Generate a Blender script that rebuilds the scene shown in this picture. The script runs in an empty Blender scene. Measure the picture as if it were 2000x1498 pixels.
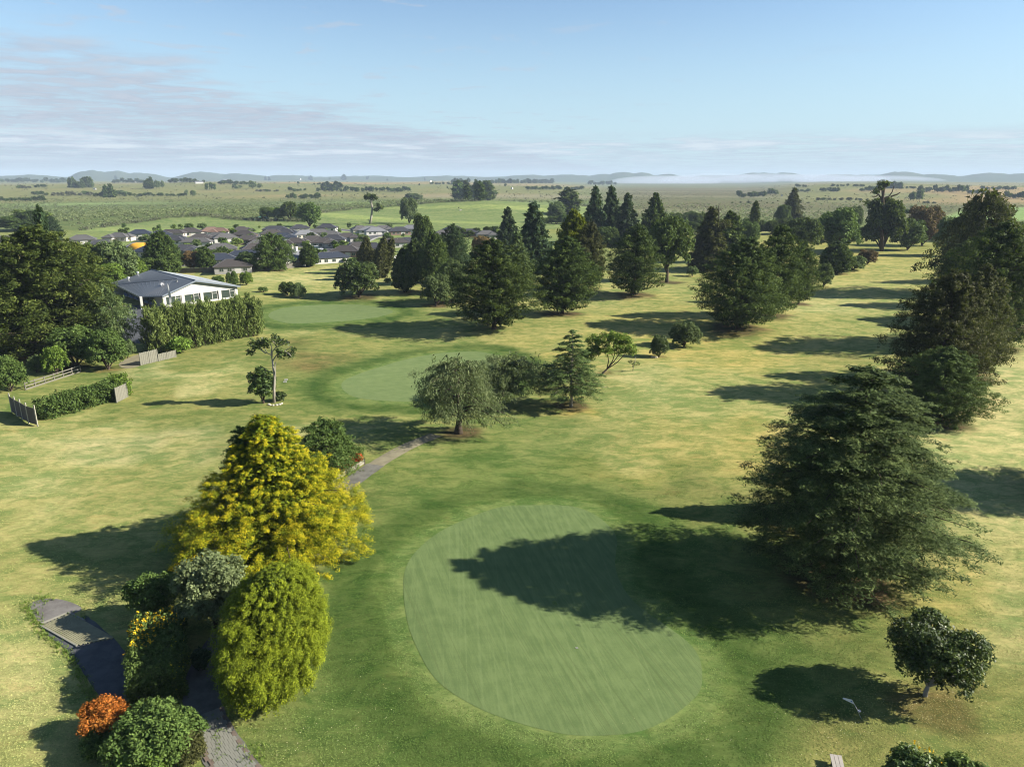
import bpy, math
import numpy as np
from mathutils import Vector

SC = bpy.context.scene
COL = SC.collection
PI = math.pi
# ------------------------------------------------------------------ camera, sky, sun, exposure
H = 30.0
PITCH = math.radians(16)
FPX = 1388.0                       # focal length in pixels of a 2000 px wide picture
cam = bpy.data.cameras.new('camera')
camo = bpy.data.objects.new('camera', cam)
COL.objects.link(camo)
camo.location = (0, 0, H)
camo.rotation_euler = (PI / 2 - PITCH, 0, 0)
cam.sensor_width = 36
cam.lens = 36 * FPX / 2000
cam.clip_start = 0.5
cam.clip_end = 40000
SC.camera = camo

SUN_EL, SUN_AZ = math.radians(29.5), math.radians(-3)      # towards the sun: +x, a little behind the camera
sdir = Vector((math.cos(SUN_AZ) * math.cos(SUN_EL), math.sin(SUN_AZ) * math.cos(SUN_EL), math.sin(SUN_EL)))
sun = bpy.data.lights.new('sun', 'SUN')
sun.energy = 5.0
sun.angle = math.radians(0.53)
sun.color = (1.0, 0.93, 0.82)
suno = bpy.data.objects.new('sun', sun)
COL.objects.link(suno)
suno.location = (60, -20, 80)
suno.rotation_euler = (-sdir).to_track_quat('-Z', 'Y').to_euler()

vs = SC.view_settings
vs.view_transform = 'Standard'
vs.look = 'None'
vs.exposure = 1.58
vs.gamma = 1
vs.use_curve_mapping = False
SC.cycles.filter_width = 1.05
SC.cycles.use_denoising = True
SC.cycles.denoising_prefilter = 'ACCURATE'
SC.cycles.adaptive_threshold = 0.004
SC.cycles.max_bounces = 5
SC.cycles.diffuse_bounces = 1
SC.cycles.glossy_bounces = 2
SC.cycles.transmission_bounces = 2
SC.cycles.volume_bounces = 0
SC.cycles.transparent_max_bounces = 4
SC.cycles.caustics_reflective = False
SC.cycles.caustics_refractive = False

W = bpy.data.worlds.new('World')
SC.world = W
W.use_nodes = True
nt = W.node_tree
nt.nodes.clear()


class NB:
    """tiny node-building helper"""
    def __init__(s, tree):
        s.t = tree

    def n(s, typ, ins=None, **kw):
        nd = s.t.nodes.new(typ)
        for k, v in kw.items():
            setattr(nd, k, v)
        if ins:
            for k, v in ins.items():
                sock = nd.inputs[k]
                if hasattr(v, 'is_linked') or isinstance(v, bpy.types.NodeSocket):
                    s.t.links.new(v, sock)
                else:
                    sock.default_value = v
        return nd

    def m(s, op, a, b=None, c=None, clamp=False):
        ins = {0: a}
        if b is not None:
            ins[1] = b
        if c is not None:
            ins[2] = c
        return s.n('ShaderNodeMath', ins, operation=op, use_clamp=clamp).outputs[0]

    def ss(s, v, a, b, lo=0.0, hi=1.0):
        nd = s.n('ShaderNodeMapRange', {0: v, 1: a, 2: b, 3: lo, 4: hi}, interpolation_type='SMOOTHSTEP')
        return nd.outputs[0]

    def mix(s, f, a, b, mode='MIX'):
        nd = s.n('ShaderNodeMix', data_type='RGBA', blend_type=mode)
        for i, v in ((0, f), (6, a), (7, b)):
            if isinstance(v, bpy.types.NodeSocket):
                s.t.links.new(v, nd.inputs[i])
            else:
                nd.inputs[i].default_value = v if i == 0 else (tuple(v) + (1,))[:4]
        return nd.outputs[2]

    def noise(s, vec, scale, detail=4, rough=.55, dist=0.0):
        ins = {'Scale': scale, 'Detail': detail, 'Roughness': rough, 'Distortion': dist}
        if vec is not None:
            ins['Vector'] = vec
        return s.n('ShaderNodeTexNoise', ins).outputs[0]

    def link(s, a, b):
        s.t.links.new(a, b)


b = NB(nt)
sky = b.n('ShaderNodeTexSky', sky_type='NISHITA')
sky.sun_disc = False
sky.sun_elevation = SUN_EL
sky.sun_rotation = math.radians(90 + 3)
sky.altitude = 50
sky.air_density = 1.0
sky.dust_density = 0.35
sky.ozone_density = 1.6
tc = b.n('ShaderNodeTexCoord').outputs['Generated']
sep = b.n('ShaderNodeSeparateXYZ', {0: tc})
X, Y, Z = sep.outputs
Zc = b.m('MAXIMUM', b.m('ADD', Z, 0.004), 0.004)
cx = b.m('DIVIDE', X, Zc)
cy = b.m('DIVIDE', Y, Zc)
# a cloud sheet seen from below: everything in plane coordinates, so it thins towards the horizon by itself
pv = b.n('ShaderNodeCombineXYZ', {0: cx, 1: cy, 2: 0.0}).outputs[0]
n1 = b.noise(pv, 0.55, 6, .6, .3)
n2 = b.noise(pv, 2.2, 5, .6, .5)
n3 = b.noise(pv, 0.16, 3, .5)
side = b.m('SUBTRACT', b.m('MULTIPLY', cy, 0.218), b.m('MULTIPLY', cx, 0.976))
side = b.m('SUBTRACT', side, 4.3)
edge = b.m('ADD', side, b.m('MULTIPLY', b.m('SUBTRACT', n1, .5), 5.0))
edge = b.m('ADD', edge, b.m('MULTIPLY', b.m('SUBTRACT', n2, .5), 2.2))
frag = b.m('MULTIPLY', b.ss(side, -6.0, -1.0), b.ss(b.m('ADD', n2, b.m('MULTIPLY', n1, .5)), .84, .93, 0, .55))
sheet = b.m('MAXIMUM', b.m('MULTIPLY', b.ss(edge, -0.3, 1.6), b.ss(b.m('ADD', b.m('MULTIPLY', n2, .65), b.m('MULTIPLY', n1, .35)), .40, .56, .35, 1.0)), frag)
bank = b.m('MULTIPLY', b.ss(cy, 15.0, 21.0), b.ss(b.m('ADD', n1, b.m('MULTIPLY', n2, .35)), .60, .72))
av = b.n('ShaderNodeCombineXYZ', {0: b.m('MULTIPLY', X, 9.0), 1: b.m('MULTIPLY', Y, 9.0), 2: b.m('MULTIPLY', Z, 120.0)}).outputs[0]
na = b.noise(av, 1.0, 6, .62)
puffs = b.m('MULTIPLY', b.m('MULTIPLY', b.ss(Z, .018, .028), b.ss(Z, .062, .044)), b.ss(na, .47, .57))
wisp = b.m('MULTIPLY', b.ss(b.m('ADD', n3, b.m('MULTIPLY', n1, .5)), .84, .98), .25)
cov = b.m('MAXIMUM', b.m('MULTIPLY', sheet, .95), b.m('MAXIMUM', b.m('MAXIMUM', b.m('MULTIPLY', bank, .5), b.m('MULTIPLY', puffs, .7)), wisp))
up = b.ss(Z, -0.001, 0.02)
cov = b.m('MULTIPLY', cov, up)
ccol = b.mix(b.ss(n2, .36, .64), (2.8, 3.2, 4.0), (3.7, 4.15, 4.8))
skyc = b.mix(1.0, sky.outputs[0], (0.92, 1.02, 1.10), 'MULTIPLY')
# pale band of far air low over the horizon
low = b.m('MULTIPLY', b.ss(Z, 0.26, 0.0), 0.8)
skyc = b.mix(low, skyc, (3.6, 5.0, 5.9))
ccol = b.mix(b.m('MULTIPLY', puffs, .8), ccol, b.mix(b.ss(na, .5, .66), (4.0, 4.5, 5.3), (5.6, 6.0, 6.4)))
out = b.mix(cov, skyc, ccol)
bg = b.n('ShaderNodeBackground', {'Color': out, 'Strength': 0.05})
wo = b.n('ShaderNodeOutputWorld', {0: bg.outputs[0]})

# ------------------------------------------------------------------ terrain and projection
cosP, sinP = math.cos(PITCH), math.sin(PITCH)


def sstep(v, a, c):
    t = np.clip((v - a) / (c - a), 0, 1)
    return t * t * (3 - 2 * t)


def vnoise(x, y, seed=0):
    """cheap smooth noise in about [-1,1]"""
    r = np.random.RandomState(seed)
    o = np.zeros(np.shape(x))
    for k in range(7):
        a = r.uniform(0, 2 * PI)
        f = r.uniform(.6, 1.9)
        o = o + np.sin(x * math.cos(a) * f + y * math.sin(a) * f + r.uniform(0, 6.28) + 1.3 * np.sin(y * .31 * f + k))
    return o / 3.2


def column(x, y):
    az = np.clip(np.arctan2(x, y), -1.25, 1.25)
    return 1000 + FPX / cosP * np.tan(az)


FARHILLS = [(182, 36, 338), (226, 42, 340), (270, 50, 343), (400, 46, 341), (470, 60, 343), (560, 60, 345), (60, 80, 346), (700, 120, 347.5),
            (1215, 34, 337), (1250, 30, 337.5), (1300, 40, 341), (1120, 70, 343.5), (1040, 60, 345.5), (1180, 40, 341.5),
            (1480, 60, 339), (1530, 40, 340.5), (1400, 80, 343), (1690, 60, 345), (1760, 50, 341), (1640, 60, 344), (1830, 50, 344.5),
            (1930, 60, 343.5), (2010, 80, 345), (880, 80, 347)]


def hgt(x, y):
    x = np.asarray(x, float)
    y = np.asarray(y, float)
    r = np.hypot(x, y)
    c = column(x, y)
    near = 1 - sstep(r, 260, 420)
    z = near * (.55 + .45 * sstep(r, 60, 130)) * (.20 * np.sin(x * .11 + y * .05) + .17 * np.sin(y * .09 - x * .04 + 1) + .07 * np.sin(x * .23 + 2) * np.sin(y * .19) + .22 * vnoise(x * .06, y * .06, 3))
    # swales across the fairways
    z = z + .28 * np.sin(y * .13 + .4 * np.sin(x * .05)) * sstep(y, 75, 110) * near
    # paddock mounds
    z = z + 5.0 * np.exp(-((x + 262) / 75) ** 2 - ((y - 600) / 55) ** 2)
    z = z + 3.0 * np.exp(-((x + 150) / 60) ** 2 - ((y - 590) / 50) ** 2)
    z = z + 8.5 * np.exp(-((x + 75) / 130) ** 2 - ((y - 760) / 85) ** 2)
    z = z + 5.0 * np.exp(-((x + 10) / 60) ** 2 - ((y - 690) / 60) ** 2)
    z = z + 3.0 * np.exp(-((x - 700) / 160) ** 2 - ((y - 760) / 90) ** 2)
    # rolling farmland left and right, flat marsh between
    az = np.arctan2(x, y)
    m = np.maximum(1 - sstep(c, 1010, 1230), sstep(c, 1440, 1640) * .92)
    roll = sstep(r, 1050, 2300) * m
    z = z + roll * (15 + 5.0 * vnoise(x * .0042, y * .0034, 8) + 2.2 * vnoise(x * .011, y * .010, 9))
    z = z + .5 * sstep(r, 500, 800) * vnoise(x * .02, y * .02, 5)
    # far hills
    hz = np.zeros(np.shape(x))
    for (pc, ps, py) in FARHILLS:
        hh = 30 + (351 - py) * 7600 / 1444
        hz = np.maximum(hz, hh * np.exp(-((c - pc) / ps) ** 2 * .5) * (1 + .05 * vnoise(c * .25, az * 3, int(pc))))
    hz = np.maximum(hz, 38 + 9 * vnoise(c * .03, r * .0006, 17))
    z = z + hz * np.exp(-((r - 7600) / 900) ** 2) * (r > 3000)
    return z


def ray(px, py):
    x = (px - 1000) / FPX
    yy = -(py - 749) / FPX
    return (x, cosP + yy * sinP, -sinP + yy * cosP)


_T = np.concatenate([np.linspace(15, 400, 1600), np.exp(np.linspace(math.log(400), math.log(9000), 2600))])


def at(px, py):
    """point of the terrain that shows at this pixel of the photograph"""
    d = ray(px, py)
    xs, ys, zs = d[0] * _T, d[1] * _T, H + d[2] * _T
    below = zs < hgt(xs, ys)
    i = int(np.argmax(below))
    if not below[i]:
        i = len(_T) - 400
    return float(xs[i]), float(ys[i]), float(hgt(xs[i], ys[i]))


def atz(px, py, z):
    d = ray(px, py)
    t = (z - H) / d[2]
    return (d[0] * t, d[1] * t, z)


def project(x, y, z=0):
    dz = z - H
    d = np.maximum(y * cosP - dz * sinP, .01)
    u = y * sinP + dz * cosP
    return 1000 + FPX * x / d, 749 - FPX * u / d


def top_height(py, x, y):
    """height of what shows at row py above the ground point x, y"""
    s = (749 - py) / FPX
    # (z-H) cosP + y sinP = s (y cosP - (z-H) sinP)
    return H + y * (s * cosP - sinP) / (cosP + s * sinP)


# ------------------------------------------------------------------ materials
MATS = {}
FK = .98


def simple(name, col, rough=.7, metal=0.0, var=.12, scale=3.0, bump=0.0, spec=.35):
    if name in MATS:
        return MATS[name]
    m = bpy.data.materials.new(name)
    m.use_nodes = True
    t = m.node_tree
    t.nodes.clear()
    q = NB(t)
    co = q.n('ShaderNodeTexCoord').outputs['Object']
    nz = q.noise(co, scale, 5, .6)
    v = q.m('MULTIPLY_ADD', nz, 2 * var, 1 - var)
    hs = q.n('ShaderNodeHueSaturation', {'Value': v, 'Color': tuple(c * .72 for c in col) + (1,)})
    p = q.n('ShaderNodeBsdfPrincipled', {'Base Color': hs.outputs[0], 'Roughness': rough, 'Metallic': metal, 'Specular IOR Level': spec})
    if bump:
        bp = q.n('ShaderNodeBump', {'Strength': bump, 'Distance': .02, 'Height': q.noise(co, scale * 6, 4, .6)})
        q.link(bp.outputs[0], p.inputs['Normal'])
    q.n('ShaderNodeOutputMaterial', {0: p.outputs[0]})
    MATS[name] = m
    return m


def foliage(name, c0, c1, c2, trans=.22, rough=.7, spec=.1):
    """leaf material: colour runs c0..c2 over the leaf attribute 'tint' (random leaf colour, set darker on inner leaves), small change per tree"""
    if name in MATS:
        return MATS[name]
    m = bpy.data.materials.new(name)
    m.use_nodes = True
    t = m.node_tree
    t.nodes.clear()
    q = NB(t)
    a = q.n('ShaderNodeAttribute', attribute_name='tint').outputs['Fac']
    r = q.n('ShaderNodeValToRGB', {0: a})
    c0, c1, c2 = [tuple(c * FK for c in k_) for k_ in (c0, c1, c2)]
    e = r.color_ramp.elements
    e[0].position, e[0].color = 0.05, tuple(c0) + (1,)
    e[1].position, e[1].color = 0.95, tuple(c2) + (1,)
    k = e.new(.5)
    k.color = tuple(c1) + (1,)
    rnd = q.n('ShaderNodeObjectInfo').outputs['Random']
    hs = q.n('ShaderNodeHueSaturation', {'Hue': q.m('MULTIPLY_ADD', rnd, .012, .494), 'Saturation': 1.0, 'Value': q.m('MULTIPLY_ADD', rnd, .3, .85), 'Color': r.outputs[0]})
    p = q.n('ShaderNodeBsdfPrincipled', {'Base Color': hs.outputs[0], 'Roughness': rough, 'Specular IOR Level': spec})
    tr = q.n('ShaderNodeBsdfTranslucent', {'Color': q.mix(.25, hs.outputs[0], (.25, .35, .02))})
    mx = q.n('ShaderNodeMixShader', {0: trans, 1: p.outputs[0], 2: tr.outputs[0]})
    q.n('ShaderNodeOutputMaterial', {0: mx.outputs[0]})
    MATS[name] = m
    return m


FOL = {
    'dark': foliage('dark_conifer', (.010, .020, .005), (.038, .063, .013), (.135, .175, .038)),
    'spruce': foliage('spruce_green', (.013, .026, .012), (.032, .056, .024), (.078, .115, .045)),
    'totara': foliage('totara_olive', (.014, .024, .006), (.048, .070, .013), (.155, .185, .040)),
    'brown': foliage('bronze_conifer', (.018, .020, .007), (.048, .052, .016), (.125, .125, .040)),
    'cedar': foliage('cedar_needles', (.020, .038, .011), (.074, .112, .032), (.190, .245, .080)),
    'gold': foliage('golden_conifer', (.040, .072, .006), (.19, .225, .010), (.66, .52, .016), .28),
    'lime': foliage('lime_conifer', (.026, .040, .004), (.100, .125, .007), (.25, .28, .016), .25),
    'glossy': foliage('glossy_leaf', (.014, .026, .007), (.042, .070, .014), (.120, .165, .032), .15, .5, .22),
    'green': foliage('mid_green', (.030, .055, .012), (.065, .105, .024), (.130, .185, .045)),
    'bright': foliage('fresh_green', (.045, .080, .012), (.105, .165, .026), (.210, .290, .050), .3),
    'grey': foliage('grey_green', (.042, .065, .022), (.088, .125, .044), (.165, .215, .080), .25),
    'willow': foliage('willow_green', (.055, .075, .030), (.130, .165, .070), (.250, .290, .135), .3),
    'hedge': foliage('hedge_plume', (.045, .070, .016), (.115, .160, .040), (.235, .300, .085), .25),
    'scrub': foliage('marsh_scrub', (.095, .12, .048), (.145, .18, .072), (.21, .245, .11), .2),
    'drab': foliage('drab_scrub', (.055, .058, .036), (.095, .10, .06), (.15, .155, .09), .15),
    'orange': foliage('orange_leaf', (.10, .04, .008), (.40, .13, .020), (.60, .29, .055), .25),
    'red': foliage('red_flower', (.25, .02, .01), (.5, .05, .02), (.65, .12, .04), .25),
    'flower': foliage('yellow_flower', (.35, .22, .01), (.75, .48, .015), (.85, .62, .04), .3),
    'rust': foliage('rust_brown', (.06, .045, .02), (.13, .085, .035), (.22, .14, .06), .2),
    'core': foliage('inner_twig', (.012, .014, .007), (.018, .022, .010), (.03, .035, .015), .05),
}
BARK = simple('bark', (.085, .065, .048), .9, 0, .35, 2.0, .8, .1)
PALEBARK = simple('pale_lichen_bark', (.34, .31, .25), .9, 0, .3, 3.0, .6, .1)


# ------------------------------------------------------------------ mesh helpers
def mesh_from(name, V, nv, tint=None, smooth=False, F=None):
    """V: (n,3); faces of nv corners each, in order, unless F is given"""
    me = bpy.data.meshes.new(name)
    V = np.ascontiguousarray(V, dtype=np.float32)
    if F is None:
        F = np.arange(len(V), dtype=np.int32).reshape(-1, nv)
    F = np.ascontiguousarray(F, dtype=np.int32)
    me.vertices.add(len(V))
    me.vertices.foreach_set('co', V.ravel())
    me.loops.add(F.size)
    me.loops.foreach_set('vertex_index', F.ravel())
    me.polygons.add(len(F))
    me.polygons.foreach_set('loop_start', np.arange(0, F.size, F.shape[1], dtype=np.int32))
    me.polygons.foreach_set('loop_total', np.full(len(F), F.shape[1], dtype=np.int32))
    if smooth:
        me.polygons.foreach_set('use_smooth', np.ones(len(F), dtype=bool))
    me.update(calc_edges=True)
    if tint is not None:
        at_ = me.attributes.new('tint', 'FLOAT', 'FACE')
        at_.data.foreach_set('value', np.ascontiguousarray(tint, dtype=np.float32))
    return me


def new_obj(name, me, mat=None, parent=None, own=False):
    o = bpy.data.objects.new(name, me)
    COL.objects.link(o)
    if mat is not None:
        if len(me.materials) == 0:
            me.materials.append(mat)
        if me.materials[0] != mat or own:
            o.material_slots[0].link = 'OBJECT'
            o.material_slots[0].material = mat
    if parent is not None:
        o.parent = parent
    return o


def tag(o, label=None, cat=None, group=None, kind=None):
    if label:
        o['label'] = label
    if cat:
        o['category'] = cat
    if group:
        o['group'] = group
    if kind:
        o['kind'] = kind
    return o


def empty(name, loc, rz=0.0):
    o = bpy.data.objects.new(name, None)
    COL.objects.link(o)
    o.location = loc
    o.rotation_euler = (0, 0, rz)
    o.empty_display_size = .5
    return o


def copy_tree(o, parent=None):
    c = o.copy()
    COL.objects.link(c)
    c.parent = parent
    for ch in list(o.children):
        copy_tree(ch, c)
    return c


class MB:
    """collects boxes, prisms and tubes into one mesh"""
    def __init__(s):
        s.v, s.f = [], []

    def add(s, vs_, fs_):
        k = len(s.v)
        s.v += [tuple(v) for v in vs_]
        s.f += [tuple(i + k for i in f) for f in fs_]
        return s

    def box(s, c, d, rz=0.0, rx=0.0, ry=0.0):
        hx, hy, hz = d[0] / 2, d[1] / 2, d[2] / 2
        from mathutils import Euler
        R = Euler((rx, ry, rz)).to_matrix()
        P = [Vector(c) + R @ Vector((sx * hx, sy * hy, sz * hz)) for sx, sy, sz in
             ((-1, -1, -1), (1, -1, -1), (1, 1, -1), (-1, 1, -1), (-1, -1, 1), (1, -1, 1), (1, 1, 1), (-1, 1, 1))]
        return s.add(P, [(0, 3, 2, 1), (4, 5, 6, 7), (0, 1, 5, 4), (1, 2, 6, 5), (2, 3, 7, 6), (3, 0, 4, 7)])

    def prism(s, pts, z0, z1):
        n = len(pts)
        P = [(p[0], p[1], z0) for p in pts] + [(p[0], p[1], z1) for p in pts]
        return s.add(P, [tuple(range(n - 1, -1, -1)), tuple(range(n, 2 * n))] + [(i, (i + 1) % n, n + (i + 1) % n, n + i) for i in range(n)])

    def tube(s, pts, rad, n=8, cap=True):
        pts = [Vector(p) for p in pts]
        P = []
        for i, p in enumerate(pts):
            a = pts[min(i + 1, len(pts) - 1)] - pts[max(i - 1, 0)]
            a.normalize()
            u = a.cross(Vector((0.13, 0.97, 0.2)) if abs(a.y) < .9 else Vector((1, 0, 0)))
            u.normalize()
            w = a.cross(u)
            for k in range(n):
                an = 2 * PI * k / n
                P.append(p + (u * math.cos(an) + w * math.sin(an)) * rad[i])
        F = []
        for i in range(len(pts) - 1):
            for k in range(n):
                F.append((i * n + k, i * n + (k + 1) % n, (i + 1) * n + (k + 1) % n, (i + 1) * n + k))
        if cap:
            F.append(tuple(range(n - 1, -1, -1)))
            F.append(tuple((len(pts) - 1) * n + k for k in range(n)))
        return s.add(P, F)

    def mesh(s, name, smooth=False):
        me = bpy.data.meshes.new(name)
        me.from_pydata([tuple(v) for v in s.v], [], s.f)
        if smooth:
            me.polygons.foreach_set('use_smooth', [True] * len(me.polygons))
        me.update()
        return me

    def build(s, name, mat, parent=None, smooth=False):
        return new_obj(name, s.mesh(name, smooth), mat, parent)


# ------------------------------------------------------------------ foliage
def unit(a):
    return a / np.maximum(np.linalg.norm(a, axis=-1, keepdims=True), 1e-6)


def leaf_cloud(rng, C, O, tint, n, ax, ll, lw, wn=(.7, .5, .8), wd=(.6, .8, -.15), tri=True, tipw=0.0, shell=.33):
    """n leaves round each clump centre C, the clump pointing along O; returns vertices and a tint for each leaf"""
    k = len(C)
    ax = np.broadcast_to(np.asarray(ax, float), (k, 3))
    C = np.repeat(C, n, 0)
    O = np.repeat(unit(O), n, 0)
    A = np.repeat(ax, n, 0)
    T = np.repeat(tint, n)
    N = len(C)
    up = np.array([0, 0, 1.0])
    lat = unit(np.cross(O, up) + rng.normal(0, .02, (N, 3)))
    vert = np.cross(lat, O)
    q = unit(rng.normal(size=(N, 3))) * (rng.random((N, 1)) ** shell)
    off = O * q[:, :1] * A[:, :1] + lat * q[:, 1:2] * A[:, 1:2] + vert * q[:, 2:3] * A[:, 2:3]
    P = C + off
    R1 = rng.normal(size=(N, 3))
    loc = O * q[:, :1] + lat * q[:, 1:2] + vert * q[:, 2:3]
    Nn = unit(loc * wn[0] + up * wn[1] + unit(R1) * wn[2])
    D = O * wd[0] + unit(rng.normal(size=(N, 3))) * wd[1] + up * wd[2]
    D = unit(D - Nn * np.sum(D * Nn, 1, keepdims=True))
    B = np.cross(Nn, D)
    s = rng.uniform(.65, 1.35, (N, 1))
    L = ll * s
    Wd = lw * s
    if tri:
        V = np.stack([P - D * L * .5 - B * Wd * .5, P - D * L * .4 + B * Wd * .5, P + D * L * .6], 1)
    else:
        V = np.stack([P - D * L * .5, P + B * Wd * .5, P + D * L * .5, P - B * Wd * .5], 1)
    t = T * .55 + rng.random(N) * .45
    if tipw:
        t = t * (1 - tipw) + tipw * np.clip(.5 + .35 * q[:, 0] + .45 * q[:, 2], 0, 1)
    return V.reshape(-1, 3), t, (3 if tri else 4)


def az_noise(rng, th, t, amp):
    o = 0
    for k in range(6):
        f = rng.integers(1, 6)
        g = rng.uniform(1, 9)
        o = o + np.sin(f * th + g * t + rng.uniform(0, 6.28))
    return 1 + amp * o / 2.4


def spiral(rng, nb, t0, t1, prof, pw):
    ts = np.linspace(0, 1, 400)
    pr = np.interp(ts, [p[0] for p in prof], [p[1] for p in prof])
    w = (pr + .05) ** pw * ((ts >= t0) & (ts <= t1))
    cdf = np.cumsum(w)
    cdf /= cdf[-1]
    t = np.interp((np.arange(nb) + rng.random(nb)) / nb, cdf, ts)
    th = np.arange(nb) * 2.39996 + rng.normal(0, .25, nb)
    return t, th, np.interp(t, ts, pr)


def branchy(seed, Ht, R, prof, nb, cpb, nl, ax, ll, lw, rise=.3, droop=.15, fan=.4, s0=.35, amp=.14, jit=.15, t0=.02, pw=1.0,
            tri=True, wn=(.7, .5, .8), wd=(.6, .8, -.15), tipw=0, limbs=0, trunk=None, inner=.25, spow=.6, tips=0.0, trunk_r=None, tt=(0, 0), tiers=0, shell=.33):
    rng = np.random.default_rng(seed)
    t, th, pr = spiral(rng, nb, t0, .985, prof, pw)
    if tiers:
        k_ = np.arctan2(np.sin(th), np.cos(th)) * 1.5
        t = np.clip((np.round(t * tiers + .25 * np.sin(k_)) - .25 * np.sin(k_)) / tiers + rng.normal(0, .08, nb) / tiers, t0, .985)
        pr = np.interp(t, [p[0] for p in prof], [p[1] for p in prof])
    L = R * pr * az_noise(rng, th, t, amp) * (1 + jit * rng.uniform(-1, 1, nb))
    L = np.maximum(L, .04 * R)
    d = np.stack([np.cos(th), np.sin(th), np.zeros(nb)], 1)
    lat = np.stack([-np.sin(th), np.cos(th), np.zeros(nb)], 1)
    base = np.stack([tt[0] * t * Ht, tt[1] * t * Ht, t * Ht], 1)
    rs = rise * (1 - .3 * rng.random(nb))
    s = s0 + (1 - s0) * rng.random((nb, cpb)) ** spow
    s[:, 0] = 1.0
    Ls = L[:, None] * s
    zz = rs[:, None] * Ls - droop * Ls * s
    fo = rng.uniform(-1, 1, (nb, cpb)) * fan * L[:, None] * np.minimum(s, 1.25 - s) * .8
    C = base[:, None] + d[:, None] * Ls[..., None] + lat[:, None] * fo[..., None] + np.array([0, 0, 1.0]) * zz[..., None]
    C = C + rng.normal(0, .12 * min(ax[:2]), C.shape)
    O = d[:, None] + lat[:, None] * (fo / np.maximum(Ls, .1))[..., None] * 1.2 + np.array([0, 0, 1.0]) * (rs[:, None] - 2 * droop * s)[..., None] + rng.normal(0, .25, C.shape)
    C = C.reshape(-1, 3)
    O = O.reshape(-1, 3)
    C[:, 2] = np.maximum(C[:, 2], .12 * Ht * t0 + .3)
    tb = np.repeat(rng.random(nb) * .5, cpb) + rng.random(nb * cpb) * .5
    szr = np.clip(np.repeat(L / R, cpb), .45, 1)[:, None] * rng.uniform(.75, 1.25, (len(C), 1))
    A = np.array(ax)[None] * szr
    V, tn, nv = leaf_cloud(rng, C, O, tb, nl, A, ll, lw, wn, wd, tri, tipw, shell)
    if tips:                                   # a fringe of loose sprigs past the branch ends
        k = int(nb * tips)
        i = rng.integers(0, nb, k)
        P = base[i] + d[i] * (L[i] * rng.uniform(.98, 1.1, k))[:, None] + np.array([0, 0, 1.0]) * (rs[i] * L[i] - droop * L[i])[:, None]
        V2, t2, _ = leaf_cloud(rng, P, d[i] + np.array([0, 0, rise]), np.full(k, .6), 8, np.array(ax) * [1.0, .35, .35], ll, lw, wn, wd, tri, tipw)
        V = np.concatenate([V, V2])
        tn = np.concatenate([tn, t2])
    if inner:                                  # darker tinted leaves nearer the trunk keep the crown from being a see-through shell
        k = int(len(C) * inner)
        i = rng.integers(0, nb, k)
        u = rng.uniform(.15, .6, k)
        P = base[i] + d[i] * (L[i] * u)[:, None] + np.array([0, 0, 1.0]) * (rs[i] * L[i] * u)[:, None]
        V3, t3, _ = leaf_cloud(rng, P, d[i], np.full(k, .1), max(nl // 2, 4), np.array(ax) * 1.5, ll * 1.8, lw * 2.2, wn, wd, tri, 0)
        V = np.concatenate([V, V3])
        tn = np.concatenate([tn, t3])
    crown = mesh_from('crown', V, nv, tn)
    mb = MB()
    tr = trunk_r or R * .055
    n = 7
    mb.tube([(tt[0] * Ht * i / n + math.sin(i * 1.3 + seed) * tr * .3, tt[1] * Ht * i / n + math.cos(i * 1.7 + seed) * tr * .3, -.3 + (Ht * .93 + .3) * i / n) for i in range(n + 1)],
            [tr * (1.35 if i == 0 else 1) * (1 - .93 * i / n) + .02 for i in range(n + 1)], 9)
    for j in range(limbs):
        i = int((j + .5) / limbs * nb) if limbs < nb else j
        pts = []
        rr = []
        for u in (0, .25, .5, .75, .97):
            z = rs[i] * L[i] * u - droop * L[i] * u * u
            p = base[i] + d[i] * L[i] * u + lat[i] * L[i] * .05 * math.sin(u * 5 + i) + np.array([0, 0, z])
            pts.append(p)
            rr.append(max(.025, tr * .32 * (1 - t[i] * .6) * (1 - .85 * u)))
        mb.tube(pts, rr, 5, False)
    return mb.mesh('trunk', True), crown


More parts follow.
